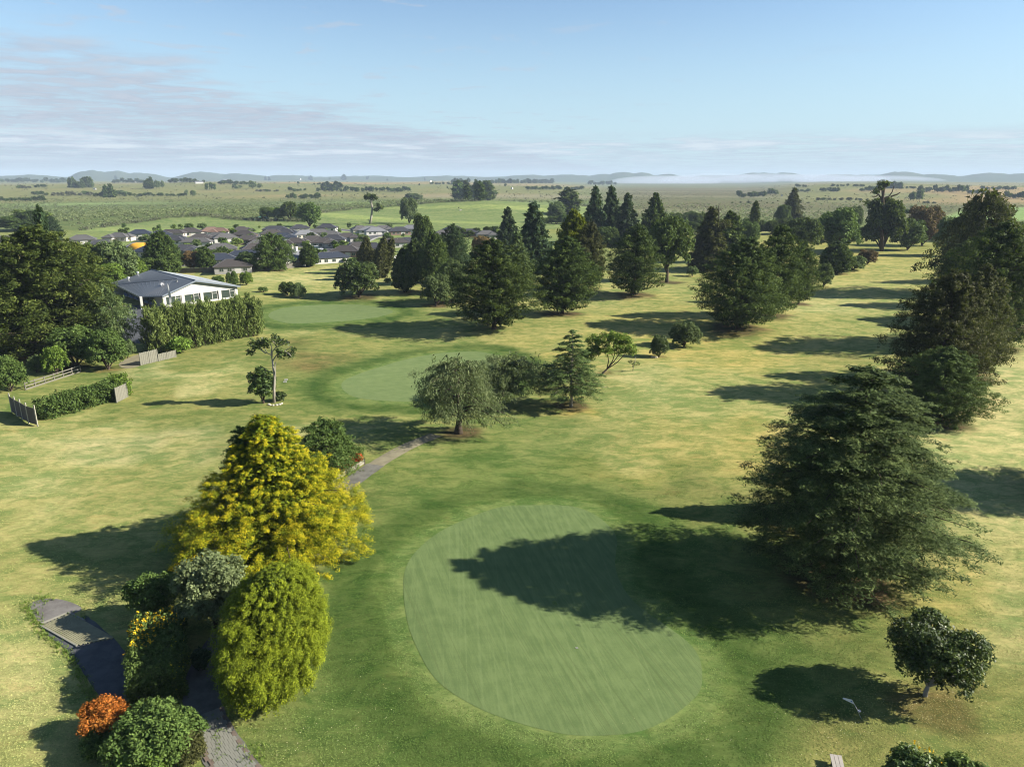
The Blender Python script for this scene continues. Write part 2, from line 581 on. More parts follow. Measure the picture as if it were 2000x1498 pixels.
def lobed(seed, Ht, R, z0, nlobe, lr, ncl, nl, ax, ll, lw, tri=False, wn=(.8, .45, .7), wd=(.3, 1, -.2), squash=.8, tipw=0, trunk_h=None, limbs=None,
          prof=None, inner=.35, trunk_r=None, lean=(0, 0), flat=0.0, core=True):
    """round crown of several lobes on a forked trunk"""
    rng = np.random.default_rng(seed)
    lobes = []
    Hc = Ht - z0
    for i in range(nlobe):
        u = (i + .5) / nlobe
        zz = -1 + 2 * u
        if flat:
            zz = zz * (1 - flat) + flat * .6
        rr = math.sqrt(max(0, 1 - zz * zz))
        a = i * 2.39996 + rng.normal(0, .3)
        f = (1 - lr) * rng.uniform(.85, 1.05)
        c = np.array([math.cos(a) * rr * f * R, math.sin(a) * rr * f * R, z0 + Hc / 2 + zz * f * Hc / 2])
        if prof is not None:
            q = np.interp((c[2] - z0) / Hc, [p[0] for p in prof], [p[1] for p in prof])
            c[0] *= q / max(rr, .35)
            c[1] *= q / max(rr, .35)
        c[0] += lean[0] * c[2] / Ht
        c[1] += lean[1] * c[2] / Ht
        lobes.append((c, lr * R * rng.uniform(.8, 1.2)))
    lobes.append((np.array([lean[0] * .55, lean[1] * .55, z0 + Hc * .5]), R * (1 - lr) * .85))
    Cs, Os, Ts = [], [], []
    w = np.array([l[1] ** 2 for l in lobes])
    for (c, r_), ww in zip(lobes, w / w.sum()):
        k = max(3, int(ncl * ww))
        q = unit(rng.normal(size=(k, 3)))
        q[:, 2] = np.where(q[:, 2] < -.4, -q[:, 2], q[:, 2])
        P = c + q * r_ * np.array([1, 1, squash]) * rng.uniform(.82, 1.05, (k, 1))
        Cs.append(P)
        Os.append(q)
        Ts.append(rng.random() * .45 + rng.random(k) * .55)
    C, O, T = np.concatenate(Cs), np.concatenate(Os), np.concatenate(Ts)
    C[:, 2] = np.maximum(C[:, 2], z0 * .8 + .15)
    # clumps sunk inside another lobe are hidden: drop them
    keep = np.ones(len(C), bool)
    for c, r_ in lobes:
        keep &= np.linalg.norm((C - c) / np.array([1, 1, squash]), axis=1) > r_ * .7
    C, O, T = C[keep], O[keep], T[keep]
    V, tn, nv = leaf_cloud(rng, C, O, T, nl, ax, ll, lw, wn, wd, tri, tipw)
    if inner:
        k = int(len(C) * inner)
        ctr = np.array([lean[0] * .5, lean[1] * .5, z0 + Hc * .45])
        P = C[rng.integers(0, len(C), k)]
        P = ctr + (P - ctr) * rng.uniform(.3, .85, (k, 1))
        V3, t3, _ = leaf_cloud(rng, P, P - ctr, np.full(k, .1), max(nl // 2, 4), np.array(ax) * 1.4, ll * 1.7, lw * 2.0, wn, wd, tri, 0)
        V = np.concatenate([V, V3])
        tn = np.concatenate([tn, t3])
    crown = mesh_from('crown', V, nv, tn)
    mb = MB()
    tr = trunk_r or R * .07
    fork = trunk_h if trunk_h is not None else max(z0 * .9, .2)
    mb.tube([(0, 0, -.3), (.02, 0, fork * .5), (lean[0] * .15, lean[1] * .15, fork)], [tr * 1.3, tr * .95, tr * .85], 8)
    for i in range(min(limbs if limbs is not None else 7, nlobe)):
        c, r_ = lobes[i * nlobe // max(1, min(limbs if limbs is not None else 7, nlobe))]
        m_ = np.array([c[0] * .45, c[1] * .45, fork + (c[2] - fork) * .6])
        mb.tube([(lean[0] * .15, lean[1] * .15, fork * .92), m_, c], [tr * .6, tr * .38, tr * .12], 5, False)
    return mb.mesh('trunk', True), crown


P_CYP = [(0, .55), (.05, .80), (.14, .96), (.28, 1), (.45, .93), (.62, .76), (.8, .48), (.93, .24), (1, .05)]
P_CONE = [(0, .7), (.08, .95), (.25, 1), (.45, .8), (.65, .56), (.85, .28), (1, .05)]
P_EGG = [(0, .75), (.1, .95), (.3, 1), (.55, .88), (.8, .55), (.95, .25), (1, .05)]
P_LIME = [(0, .85), (.15, 1), (.45, .96), (.7, .78), (.88, .48), (1, .14)]
P_COL = [(0, .6), (.2, 1), (.6, .9), (.9, .45), (1, .05)]
P_TOT = [(0, .75), (.15, .98), (.35, 1), (.6, .85), (.8, .62), (.92, .36), (1, .06)]
P_YEL = [(0, .92), (.08, 1), (.2, .96), (.4, .76), (.6, .52), (.78, .33), (.9, .20), (1, .05)]
P_CED = [(0, .72), (.12, .9), (.3, 1), (.5, .95), (.68, .80), (.83, .58), (.94, .34), (1, .08)]

LIB = {}
PR = [(0, .75), (.25, 1), (.55, .95), (.8, .68), (1, .3)]


def variant(kind, seed):
    """a trunk mesh and a crown mesh of a kind of tree at its own natural size (height, radius)"""
    key = (kind, seed)
    if key in LIB:
        return LIB[key]
    k = kind
    if k == 'cypress':
        Ht, R = 17, 7
        r = branchy(seed, Ht, R, P_CYP, 330, 6, 19, (.95, .55, .50), .36, .16, rise=.50, droop=.14, fan=.42, amp=.17, jit=.19, s0=.5, t0=.03, tips=.9, inner=.35, shell=.45, wn=(.7, .7, .45), tt=(.05 * math.sin(seed * 2.3), .05 * math.cos(seed * 1.7)))
    elif k == 'cypress_far':
        Ht, R = 17, 6
        r = branchy(seed, Ht, R, P_CYP, 130, 6, 9, (1.0, .7, .55), .95, .5, rise=.35, droop=.15, fan=.5, amp=.16, jit=.2, tips=.5, inner=.3)
    elif k == 'spruce':
        Ht, R = 19, 5
        r = branchy(seed, Ht, R, P_CONE, 190, 7, 10, (.9, .6, .3), .8, .38, rise=.12, droop=.3, fan=.45, amp=.14, jit=.25, tips=.6, inner=.3)
    elif k == 'totara':
        Ht, R = 20, 9
        r = branchy(seed, Ht, R, P_TOT, 340, 8, 22, (.80, .70, .62), .38, .18, wn=(.75, .7, .45), shell=.45, rise=.3, droop=.12, fan=.42, amp=.17, jit=.24, s0=.45, inner=.25, limbs=40, tips=.6)
    elif k == 'egg':
        Ht, R = 8, 3.5
        r = branchy(seed, Ht, R, P_EGG, 220, 8, 10, (.5, .4, .4), .38, .2, rise=.5, droop=.1, fan=.5, amp=.06, jit=.08, s0=.55, inner=.4, t0=.03)
    elif k == 'column':
        Ht, R = 8, 1.2
        r = branchy(seed, Ht, R, P_COL, 160, 4, 9, (.35, .25, .45), .34, .16, rise=.9, droop=.1, fan=.5, amp=.08, jit=.15, s0=.4, inner=.4)
    elif k == 'ball':
        Ht, R = 8, 5.5
        r = lobed(seed, Ht, R, .4, 30, .28, 2000, 13, (.42, .42, .30), .38, .2, limbs=8, prof=PR, wn=(.8, .55, .45))
    elif k == 'round':
        Ht, R = 12, 6
        r = lobed(seed, Ht, R, .2, 22, .33, 1100, 13, (.75, .75, .5), .62, .34, limbs=7, prof=PR)
    elif k == 'shrub':
        Ht, R = 3, 2
        r = lobed(seed, Ht, R, .05, 16, .38, 480, 12, (.24, .24, .2), .22, .12, limbs=6, prof=PR)
    elif k == 'flattop':
        Ht, R = 12, 7
        r = lobed(seed, Ht, R, 2.2, 22, .32, 1100, 13, (.75, .75, .4), .62, .34, squash=.6, limbs=9, trunk_r=.5)
    elif k == 'olive':
        Ht, R = 9, 5
        r = branchy(seed, Ht, R, P_TOT, 170, 8, 13, (.8, .6, .45), .40, .15, rise=.6, droop=.45, fan=.5, amp=.24, jit=.28, s0=.4, inner=.12, limbs=30)
    elif k == 'far_round':
        Ht, R = 10, 6
        r = lobed(seed, Ht, R, .0, 9, .42, 130, 6, (1.0, 1.0, .8), 1.6, 1.0, tri=True, limbs=2, inner=.5, prof=PR)
    elif k == 'far_cone':
        Ht, R = 14, 4
        r = branchy(seed, Ht, R, P_CONE, 46, 3, 6, (1.1, .9, .6), 1.7, .9, rise=.2, droop=.2, amp=.15, jit=.25, inner=.4)
    elif k == 'far_pine':
        Ht, R = 22, 5.5
        r = branchy(seed, Ht, R, P_TOT, 70, 3, 8, (1.4, 1.1, .9), 2.1, 1.0, rise=.5, droop=.15, amp=.15, jit=.25, inner=.5)
    LIB[key] = (Ht, R) + r
    return LIB[key]


BARE = []          # bare needle-strewn ground under crowns: x, y, radius


def place_tree(kind, seed, col, bx, by, topy, wpx, label, cat='tree', name='tree', group=None, rot=None, bark=None, lean=(0, 0), bare=True, ht=None, depth=1.0):
    x, y, z = at(bx, by)
    hh = ht if ht else top_height(topy, x, y) - z
    d = y * cosP + (H - z - hh * .4) * sinP
    rr = wpx * .5 * d / FPX
    Ht, R, tm, cm = variant(kind, seed)
    root = empty(name, (x, y, z - .03), rot if rot is not None else (seed * 1.7 + bx * .37) % 6.28)
    s = rr / R / 1.02
    root.scale = (s, s * depth, hh / Ht)
    if lean != (0, 0):
        root.rotation_euler = (lean[1], lean[0], 0)
    new_obj('trunk', tm, bark or BARK, root)
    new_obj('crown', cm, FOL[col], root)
    tag(root, label, cat, group)
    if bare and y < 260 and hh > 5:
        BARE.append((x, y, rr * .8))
    return root


def simple_tree(kind, seed, col, x, y, hh, rr, label, cat='tree', name='tree', group=None):
    z = float(hgt(x, y))
    Ht, R, tm, cm = variant(kind, seed)
    root = empty(name, (x, y, z - .05), (x * 3.1 + y) % 6.28)
    root.scale = (rr / R, rr / R, hh / Ht)
    new_obj('trunk', tm, BARK, root)
    new_obj('crown', cm, FOL[col], root)
    return tag(root, label, cat, group)


# ------------------------------------------------------------------ outlines (pixel points of the photograph turned into ground points)
GREEN1 = [(1037, 987), (1110, 989), (1157, 1004), (1192, 1030), (1205, 1056), (1203, 1080), (1201, 1103), (1209, 1133), (1230, 1168), (1265, 1198), (1308, 1228),
          (1342, 1254), (1364, 1284), (1371, 1318), (1366, 1353), (1334, 1387), (1291, 1413), (1243, 1432), (1179, 1441), (1114, 1437), (1050, 1426), (985, 1404),
          (938, 1385), (887, 1357), (848, 1323), (818, 1275), (796, 1215), (788, 1155), (792, 1112), (813, 1078), (852, 1045), (895, 1022), (947, 1000), (990, 989)]
GREEN2 = [(668, 748), (690, 735), (740, 718), (790, 703), (840, 693), (890, 688), (940, 688), (985, 700), (990, 725), (960, 752), (900, 774), (830, 784), (760, 784), (700, 778), (672, 764)]
GREEN3 = [(524, 618), (545, 604), (600, 597), (660, 595), (710, 596), (748, 602), (768, 610), (740, 619), (690, 626), (620, 631), (560, 631)]


def world_poly(P):
    return [at(*p)[:2] for p in P]


def smooth_poly(P, n=4):
    P = np.array(P, float)
    m = len(P)
    o = []
    for i in range(m):
        p0, p1, p2, p3 = P[i - 1], P[i], P[(i + 1) % m], P[(i + 2) % m]
        for k in range(n):
            t = k / n
            o.append(.5 * ((2 * p1) + (-p0 + p2) * t + (2 * p0 - 5 * p1 + 4 * p2 - p3) * t * t + (-p0 + 3 * p1 - 3 * p2 + p3) * t ** 3))
    return np.array(o)


def poly_dist(x, y, P):
    """signed distance to a polygon, negative inside"""
    P = np.asarray(P)
    Q = np.roll(P, -1, 0)
    d = np.full(x.shape, 1e9)
    ins = np.zeros(x.shape, bool)
    for (ax_, ay), (bx, by) in zip(P, Q):
        ex, ey = bx - ax_, by - ay
        t = np.clip(((x - ax_) * ex + (y - ay) * ey) / (ex * ex + ey * ey + 1e-9), 0, 1)
        d = np.minimum(d, np.hypot(x - ax_ - t * ex, y - ay - t * ey))
        c_ = ((ay > y) != (by > y)) & (x < (bx - ax_) * (y - ay) / (by - ay + 1e-12) + ax_)
        ins ^= c_
    return np.where(ins, -d, d)


G1 = smooth_poly(world_poly(GREEN1))
G2 = smooth_poly(world_poly(GREEN2))
G3 = smooth_poly(world_poly(GREEN3))

# ------------------------------------------------------------------ TREES, one line each (kind, seed, colour, base, top row, width, label)
# name, kind, seed, colour, bx, by, topy, width, label, extra
TREES = [
    # left: the dark wood beside the clubhouse
    ('totara_tree', 'totara', 1, 'totara', 108, 694, 440, 236, 'huge dark olive tree with a pointed spire, left of the clubhouse', {}),
    ('totara_tree', 'totara', 2, 'totara', -12, 682, 450, 190, 'huge dark olive tree cut off by the left edge of the photo', {}),
    ('conifer_tree', 'column', 3, 'spruce', 117, 640, 404, 34, 'narrow dark spire sticking out of the top of the huge olive tree', {'bare': False}),
    ('silver_tree', 'olive', 4, 'grey', 216, 690, 556, 84, 'grey green tree with pale lichen twigs on the right side of the dark wood', {'bark': PALEBARK}),
    ('broadleaf_tree', 'round', 5, 'green', 150, 716, 634, 92, 'round mid green tree in front of the huge olive tree', {}),
    ('broadleaf_tree', 'round', 6, 'green', 212, 722, 640, 78, 'dense dusky green tree left of the opening by the pale board fence', {}),
    ('shrub', 'shrub', 7, 'bright', 112, 732, 676, 52, 'bright yellow green shrub above the end of the rail fence', {'bare': False}),
    ('shrub', 'shrub', 8, 'grey', 72, 728, 694, 36, 'small grey green shrub between the rail fence and the olive tree', {'bare': False}),
    ('shrub', 'round', 9, 'green', 22, 764, 692, 64, 'round leafy bush at the left end of the rail fence', {'bare': False}),
    ('shrub', 'shrub', 10, 'grey', 250, 700, 664, 34, 'pale grey shrub in the opening behind the pale board fence', {'bare': False}),
    # behind the clubhouse
    ('broadleaf_tree', 'round', 11, 'grey', 232, 560, 466, 84, 'tall grey green tree behind the left end of the clubhouse roof', {}),
    ('broadleaf_tree', 'round', 12, 'green', 176, 560, 470, 76, 'mid green tree between the olive tree and the grey green tree', {}),
    ('broadleaf_tree', 'round', 5, 'bright', 215, 572, 512, 74, 'bright green tree close behind the left eave of the clubhouse', {}),
    ('broadleaf_tree', 'round', 6, 'bright', 262, 556, 503, 60, 'bright green tree behind the roof vents of the clubhouse', {}),
    ('conifer_tree', 'egg', 13, 'dark', 322, 540, 454, 62, 'dark pointed evergreen rising behind the ridge of the clubhouse', {}),
    ('broadleaf_tree', 'round', 14, 'green', 296, 545, 500, 56, 'low dense green tree left of the foot of the dark pointed evergreen', {}),
    ('broadleaf_tree', 'round', 11, 'green', 330, 545, 497, 52, 'low dusky tree covering the foot of the dark pointed evergreen', {}),
    ('broadleaf_tree', 'round', 12, 'rust', 376, 528, 489, 44, 'dark bronze tree behind the left end of the paling fence', {}),
    ('conifer_tree', 'egg', 15, 'dark', 403, 528, 483, 36, 'dark green pointed tree right of the bronze tree by the paling fence', {}),
    ('broadleaf_tree', 'round', 14, 'grey', 483, 529, 490, 42, 'pale twiggy round tree against the paling fence', {'bark': PALEBARK}),
    ('broadleaf_tree', 'olive', 16, 'green', 535, 527, 456, 72, 'big loose green tree at the paling fence in front of the houses', {}),
    ('conifer_tree', 'egg', 13, 'dark', 605, 521, 478, 36, 'small dark conifer right of the white walled house', {}),
    ('conifer_tree', 'cypress_far', 17, 'spruce', 108, 478, 425, 30, 'dusky conifer between the olive tree and the first houses', {'bare': False}),
    # clipped balls beyond the clubhouse
    ('shrub', 'ball', 18, 'green', 427, 559, 538, 27, 'round clipped shrub nearest the clubhouse gable', {'bare': False}),
    ('shrub', 'ball', 19, 'green', 455, 561, 531, 26, 'taller round clipped shrub, middle of three beyond the clubhouse', {'bare': False}),
    ('shrub', 'ball', 18, 'bright', 482, 557, 530, 27, 'round clipped shrub, rightmost of three beyond the clubhouse', {'bare': False}),
    ('shrub', 'shrub', 7, 'green', 514, 571, 560, 20, 'tiny low shrub on the lawn right of the clubhouse', {'bare': False}),
    ('shrub', 'ball', 20, 'dark', 562, 577, 550, 36, 'left one of a touching pair of round dark shrubs on the dry lawn', {'bare': False}),
    ('shrub', 'ball', 21, 'grey', 583, 582, 552, 34, 'right one of a touching pair of round shrubs, paler with a pale stem', {'bare': False, 'bark': PALEBARK}),
    ('magnolia_tree', 'ball', 22, 'glossy', 702, 581, 511, 94, 'big ball shaped glossy tree beyond the far putting green', {}),
    ('conifer_tree', 'egg', 23, 'dark', 790, 571, 488, 46, 'small egg shaped dark conifer with a short clear trunk', {}),
    ('conifer_tree', 'egg', 24, 'dark', 812, 552, 470, 44, 'dark tree half hidden behind the small egg shaped conifer', {}),
    ('shrub', 'shrub', 10, 'green', 757, 553, 543, 17, 'little shrub between the glossy ball tree and the egg shaped conifer', {'bare': False}),
    ('conifer_tree', 'round', 25, 'dark', 827, 510, 412, 46, 'tall dark tree with a rounded top behind the egg shaped conifer', {}),
    ('conifer_tree', 'cypress', 26, 'dark', 848, 572, 450, 62, 'dark conifer left of the pale grey tree', {}),
    ('conifer_tree', 'cypress', 27, 'spruce', 884, 553, 437, 66, 'taller dark conifer behind the pale grey tree', {}),
    ('olive_tree', 'olive', 28, 'grey', 884, 590, 508, 64, 'pale grey green tree left of the largest dark conifer', {}),
    ('olive_tree', 'ball', 29, 'grey', 852, 597, 537, 64, 'low round grey green tree in front of the pale grey tree', {}),
    ('conifer_tree', 'cypress', 30, 'dark', 966, 643, 466, 158, 'largest dark cypress in the middle of the course, skirt to the ground', {'bare': False}),
    ('conifer_tree', 'cypress', 31, 'dark', 1098, 613, 462, 122, 'dark cypress with a long tilted top right of the largest cypress', {}),
    ('conifer_tree', 'cypress', 32, 'brown', 1148, 566, 432, 66, 'bronze green conifer behind the right side of the tilted cypress', {}),
    ('golden_conifer', 'egg', 33, 'lime', 1120, 560, 417, 70, 'lime yellow topped conifer behind the tilted cypress', {}),
    ('conifer_tree', 'spruce', 34, 'spruce', 1041, 532, 392, 74, 'tall dark spruce with layered boughs left of the lime topped conifer', {}),
    ('conifer_tree', 'spruce', 35, 'spruce', 992, 500, 404, 50, 'ragged dark spruce left of the tall layered spruce', {}),
    ('conifer_tree', 'spruce', 36, 'grey', 1010, 552, 452, 62, 'greyish blue conifer behind the top of the largest dark cypress', {}),
    ('broadleaf_tree', 'round', 14, 'rust', 941, 508, 459, 46, 'reddish brown tree left of the greyish blue conifer', {}),
    ('golden_cypress', 'column', 37, 'lime', 1022, 524, 487, 7, 'thin lime yellow pencil cypress behind the largest dark cypress', {'bare': False}),
    ('conifer_tree', 'spruce', 38, 'spruce', 1160, 478, 364, 50, 'tall dusky spruce, leftmost of three behind the fairway', {}),
    ('conifer_tree', 'spruce', 34, 'spruce', 1191, 474, 361, 50, 'tall dusky spruce, middle of three behind the fairway', {}),
    ('conifer_tree', 'spruce', 35, 'spruce', 1222, 480, 377, 54, 'tall dusky spruce, rightmost of three behind the fairway', {}),
    ('broadleaf_tree', 'round', 5, 'green', 1186, 482, 440, 50, 'bushy green undergrowth tree at the feet of the three spruces', {}),
    ('broadleaf_tree', 'round', 6, 'dark', 1245, 484, 438, 46, 'dark bushy tree right of the feet of the three spruces', {}),
    ('conifer_tree', 'cypress_far', 39, 'dark', 1276, 480, 379, 50, 'dark irregular conifer standing alone against the marsh', {}),
    ('conifer_tree', 'cypress', 40, 'dark', 1236, 577, 440, 104, 'dark cypress on a clear trunk in the middle of the fairway', {}),
    ('broad_tree', 'flattop', 41, 'green', 1302, 552, 420, 98, 'spreading bright topped tree with a mossy trunk behind the fairway cypress', {}),
    ('conifer_tree', 'spruce', 36, 'brown', 1384, 526, 404, 72, 'dark drooping conifer with bare dead twigs at its top', {}),
    ('conifer_tree', 'cypress_far', 42, 'dark', 1420, 512, 412, 60, 'dark conifer right of the one with dead twigs', {}),
    ('shrub', 'shrub', 10, 'grey', 1352, 540, 520, 24, 'small grey shrub in the shadow under the drooping conifer', {'bare': False}),
    ('conifer_tree', 'cypress', 43, 'dark', 1440, 643, 466, 150, 'large dark cypress, front left of the clump of three right of centre', {}),
    ('conifer_tree', 'cypress', 44, 'dark', 1506, 617, 438, 104, 'tallest dark cypress, middle of the clump of three right of centre', {}),
    ('conifer_tree', 'cypress', 30, 'dark', 1560, 594, 470, 66, 'smaller dark cypress, right of the clump of three right of centre', {}),
    ('conifer_tree', 'egg', 23, 'dark', 1630, 534, 474, 62, 'small dark conifer in the fairway behind the sapling', {}),
    ('young_pine', 'ball', 45, 'grey', 1608, 561, 514, 36, 'small thin stemmed grey green pine sapling in the fairway', {}),
    ('shrub', 'round', 14, 'grey', 1664, 528, 498, 50, 'grey green spreading shrub in the fairway', {'bare': False}),
    ('shrub', 'round', 11, 'rust', 1694, 516, 486, 40, 'rusty brown shrub behind the grey green spreading shrub', {'bare': False}),
    ('conifer_tree', 'column', 3, 'dark', 1470, 470, 393, 18, 'narrow dark cypress column against the marsh', {}),
    ('broadleaf_tree', 'round', 12, 'green', 1462, 486, 430, 40, 'green tree at the foot of the narrow cypress column', {}),
    ('conifer_tree', 'spruce', 38, 'brown', 1545, 436, 367, 40, 'tall thin layered conifer far off against the marsh', {}),
    ('broadleaf_tree', 'round', 25, 'dark', 1527, 440, 398, 34, 'dark round tree at the foot of the thin layered conifer', {}),
    ('broad_tree', 'flattop', 46, 'dark', 1565, 500, 422, 80, 'dark flat topped tree left of the big round tree', {}),
    ('broadleaf_tree', 'round', 11, 'green', 1632, 496, 401, 92, 'big round dusky green tree at the end of the fairway', {}),
    ('broadleaf_tree', 'round', 25, 'dark', 1722, 491, 380, 82, 'big nearly black tree below a bare dead treetop', {}),
    ('broadleaf_tree', 'round', 12, 'green', 1772, 489, 424, 66, 'dense green tree right of the nearly black tree', {}),
    ('broadleaf_tree', 'round', 14, 'rust', 1800, 480, 398, 70, 'brownish flat crowned tree behind the dense green tree', {}),
    ('broadleaf_tree', 'round', 5, 'grey', 1850, 500, 420, 60, 'grey leaved tree left of the open topped pine', {}),
    ('broadleaf_tree', 'round', 6, 'grey', 1668, 450, 400, 30, 'small grey tree left of the dead treetop', {}),
    # right edge wood
    ('pine_tree', 'olive', 47, 'brown', 1896, 580, 374, 130, 'open topped dark pine rising behind the right hand wood', {}),
    ('broadleaf_tree', 'round', 12, 'dark', 1966, 520, 430, 56, 'rounded dark tree at the right edge behind the wood', {}),
    ('totara_tree', 'totara', 48, 'dark', 1925, 678, 432, 176, 'tall dark tree with green tiers, top of the right hand wood', {}),
    ('totara_tree', 'totara', 1, 'brown', 1826, 780, 528, 170, 'bronze green tree, broad left side of the right hand wood', {}),
    ('totara_tree', 'cypress', 49, 'brown', 1893, 737, 520, 124, 'bronze tree, lower right of the right hand wood', {}),
    ('conifer_tree', 'cypress', 27, 'dark', 1935, 548, 418, 84, 'dark tree just left of the right edge behind the tall tiered tree', {}),
    ('conifer_tree', 'cypress', 26, 'dark', 1872, 600, 470, 92, 'dark tree hidden in the wood below the open topped pine', {}),
    ('conifer_tree', 'cypress', 31, 'dark', 1862, 628, 520, 86, 'dark tree deep in the wood behind the bronze trees', {}),
    ('conifer_tree', 'totara', 2, 'green', 1830, 826, 678, 150, 'deep green conifer just behind the near cedar', {}),
    ('conifer_tree', 'cypress', 31, 'dark', 1972, 640, 500, 110, 'dark tree cut off by the right edge of the photo', {}),
    # middle lawn
    ('broadleaf_shrub', 'ball', 50, 'glossy', 1287, 698, 656, 40, 'small dark leafy tree right of the fan shaped tree', {'bare': False}),
    ('shrub', 'ball', 51, 'grey', 1336, 678, 629, 66, 'round grey green bush with a narrow foot on the fairway', {'bare': False}),
    ('shrub', 'olive', 52, 'green', 641, 918, 820, 118, 'dense green bush behind the golden tree beside the path', {'bare': False}),
    # meadow trees far behind the houses
    ('broadleaf_tree', 'round', 12, 'green', 605, 443, 393, 50, 'large two toned tree standing among the back houses', {}),
    ('broadleaf_tree', 'round', 25, 'dark', 566, 431, 392, 40, 'dark round tree at the marsh edge left of the two toned tree', {}),
    ('broadleaf_tree', 'round', 5, 'bright', 540, 430, 404, 30, 'light green tree at the marsh edge behind the green sheds', {}),
    ('broadleaf_tree', 'round', 6, 'green', 520, 430, 403, 26, 'low green tree at the marsh edge, left of the light green one', {}),
    ('broadleaf_tree', 'round', 14, 'grey', 799, 437, 384, 36, 'pale tree with a clear trunk in the meadow behind the houses', {}),
    ('broadleaf_tree', 'round', 11, 'grey', 808, 393, 377, 40, 'faint grey tree behind the pale meadow tree', {}),
    ('broadleaf_tree', 'round', 11, 'dark', 66, 450, 408, 88, 'wide dark tree at the marsh edge above the olive tree', {}),
    ('broadleaf_tree', 'round', 5, 'green', 34, 452, 420, 60, 'green tree at the marsh edge on the far left', {}),
    ('conifer_tree', 'far_pine', 1, 'dark', 1108, 420, 370, 48, 'dusky pine left of the three tall spruces', {}),
    ('broadleaf_tree', 'round', 12, 'grey', 1086, 435, 392, 40, 'grey green tree left of the dusky pine', {}),
]
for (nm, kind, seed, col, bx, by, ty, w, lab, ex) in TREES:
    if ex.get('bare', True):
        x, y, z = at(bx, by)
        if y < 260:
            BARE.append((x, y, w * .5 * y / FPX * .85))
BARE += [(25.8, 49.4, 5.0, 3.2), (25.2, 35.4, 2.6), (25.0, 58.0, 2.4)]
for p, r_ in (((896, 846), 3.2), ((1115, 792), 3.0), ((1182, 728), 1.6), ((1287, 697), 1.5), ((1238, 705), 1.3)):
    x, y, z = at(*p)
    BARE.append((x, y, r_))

# ------------------------------------------------------------------ GROUND
PALE, DRY, GOLD, OLV = (.37, .345, .185), (.285, .275, .125), (.32, .255, .085), (.185, .19, .072)
GRN, LUSH, BRN, MULCH = (.088, .126, .040), (.056, .088, .026), (.14, .110, .050), (.062, .040, .028)
PADD, SCRUB, MARSH, HILL = (.155, .19, .085), (.10, .125, .055), (.125, .105, .07), (.27, .195, .115)
PAINT = [
    # pixel column, row, spread x, spread y, colour, strength  (turned into ground patches below)
    (150, 900, 330, 70, DRY, .8), (120, 1010, 260, 60, DRY, .7), (60, 960, 90, 30, PALE, .5), (60, 1300, 170, 160, DRY, .85), (40, 1330, 60, 80, PALE, .5),
    (160, 1370, 50, 30, GRN, .6), (300, 790, 120, 30, OLV, .7), (420, 850, 120, 30, GRN, .5), (250, 950, 120, 30, OLV, .6), (560, 840, 90, 30, OLV, .6),
    (740, 860, 60, 25, PALE, .45), (800, 940, 120, 40, OLV, .7), (760, 1030, 60, 30, BRN, .35),
    (1050, 900, 240, 60, GRN, .85), (960, 830, 130, 25, DRY, .4), (1100, 850, 90, 25, GRN, .6), (1200, 870, 150, 25, DRY, .6), (1260, 920, 150, 30, GOLD, .35), (1330, 980, 120, 26, BRN, .55), (1500, 860, 60, 40, GOLD, .5), (1280, 890, 90, 16, PALE, .5), (1180, 760, 60, 12, GOLD, .5), (1960, 900, 110, 220, (.33, .31, .19), .45), (250, 870, 160, 26, (.36, .34, .21), .4), (620, 640, 90, 8, (.34, .31, .18), .6), (700, 990, 40, 12, BRN, .5), (560, 850, 60, 12, PALE, .5),
    (1080, 1210, 460, 300, GRN, .95), (740, 1400, 230, 170, GRN, .8), (730, 1330, 60, 120, LUSH, .5), (1340, 1460, 240, 100, LUSH, .5), (1560, 1260, 170, 50, LUSH, .7),
    (1000, 1530, 400, 60, LUSH, .7), (1520, 1400, 190, 60, GRN, .6), (1600, 1430, 150, 50, BRN, .45), (1650, 1500, 260, 50, OLV, .8),
    (1400, 800, 200, 80, DRY, .7), (1380, 870, 140, 40, GOLD, .35), (1500, 640, 220, 90, DRY, .6), (1330, 640, 150, 40, GOLD, .6), (1220, 740, 70, 30, PALE, .5), (1550, 760, 110, 30, OLV, .4),
    (1200, 560, 200, 60, DRY, .55), (1640, 520, 170, 40, GOLD, .45), (1700, 560, 140, 50, DRY, .6), (1620, 600, 90, 14, PALE, .5), (1450, 700, 170, 20, GOLD, .4), (1650, 620, 40, 14, GRN, .35),
    (1950, 820, 150, 140, PALE, .75), (1960, 1050, 130, 150, DRY, .85), (1960, 970, 80, 50, PALE, .55), (1840, 1170, 90, 40, GOLD, .4), (1900, 1380, 140, 110, OLV, .7), (1980, 1230, 60, 60, PALE, .4),
    (1850, 1370, 60, 28, BRN, .5), (1130, 810, 40, 10, GOLD, .6),
    (780, 720, 220, 60, GRN, .8), (640, 770, 60, 30, GRN, .5), (625, 705, 75, 26, BRN, .8), (700, 660, 120, 20, OLV, .6), (1000, 690, 140, 22, DRY, .6), (1080, 690, 80, 20, GOLD, .45),
    (640, 612, 200, 22, GRN, .75), (640, 560, 200, 20, DRY, .6), (560, 640, 90, 14, DRY, .5), (850, 650, 90, 14, DRY, .5), (560, 540, 160, 12, PALE, .55), (450, 640, 60, 20, DRY, .4),
    (260, 740, 150, 20, GRN, .75), (100, 790, 130, 30, GRN, .6), (350, 738, 80, 14, PALE, .8), (430, 740, 60, 20, DRY, .5), (180, 830, 120, 14, DRY, .5),
    (1780, 650, 60, 50, DRY, .4), (1400, 560, 60, 20, GRN, .3), (1180, 505, 120, 14, PADD, .5), (1080, 470, 60, 14, PADD, .8), (940, 490, 140, 10, OLV, .4),
]


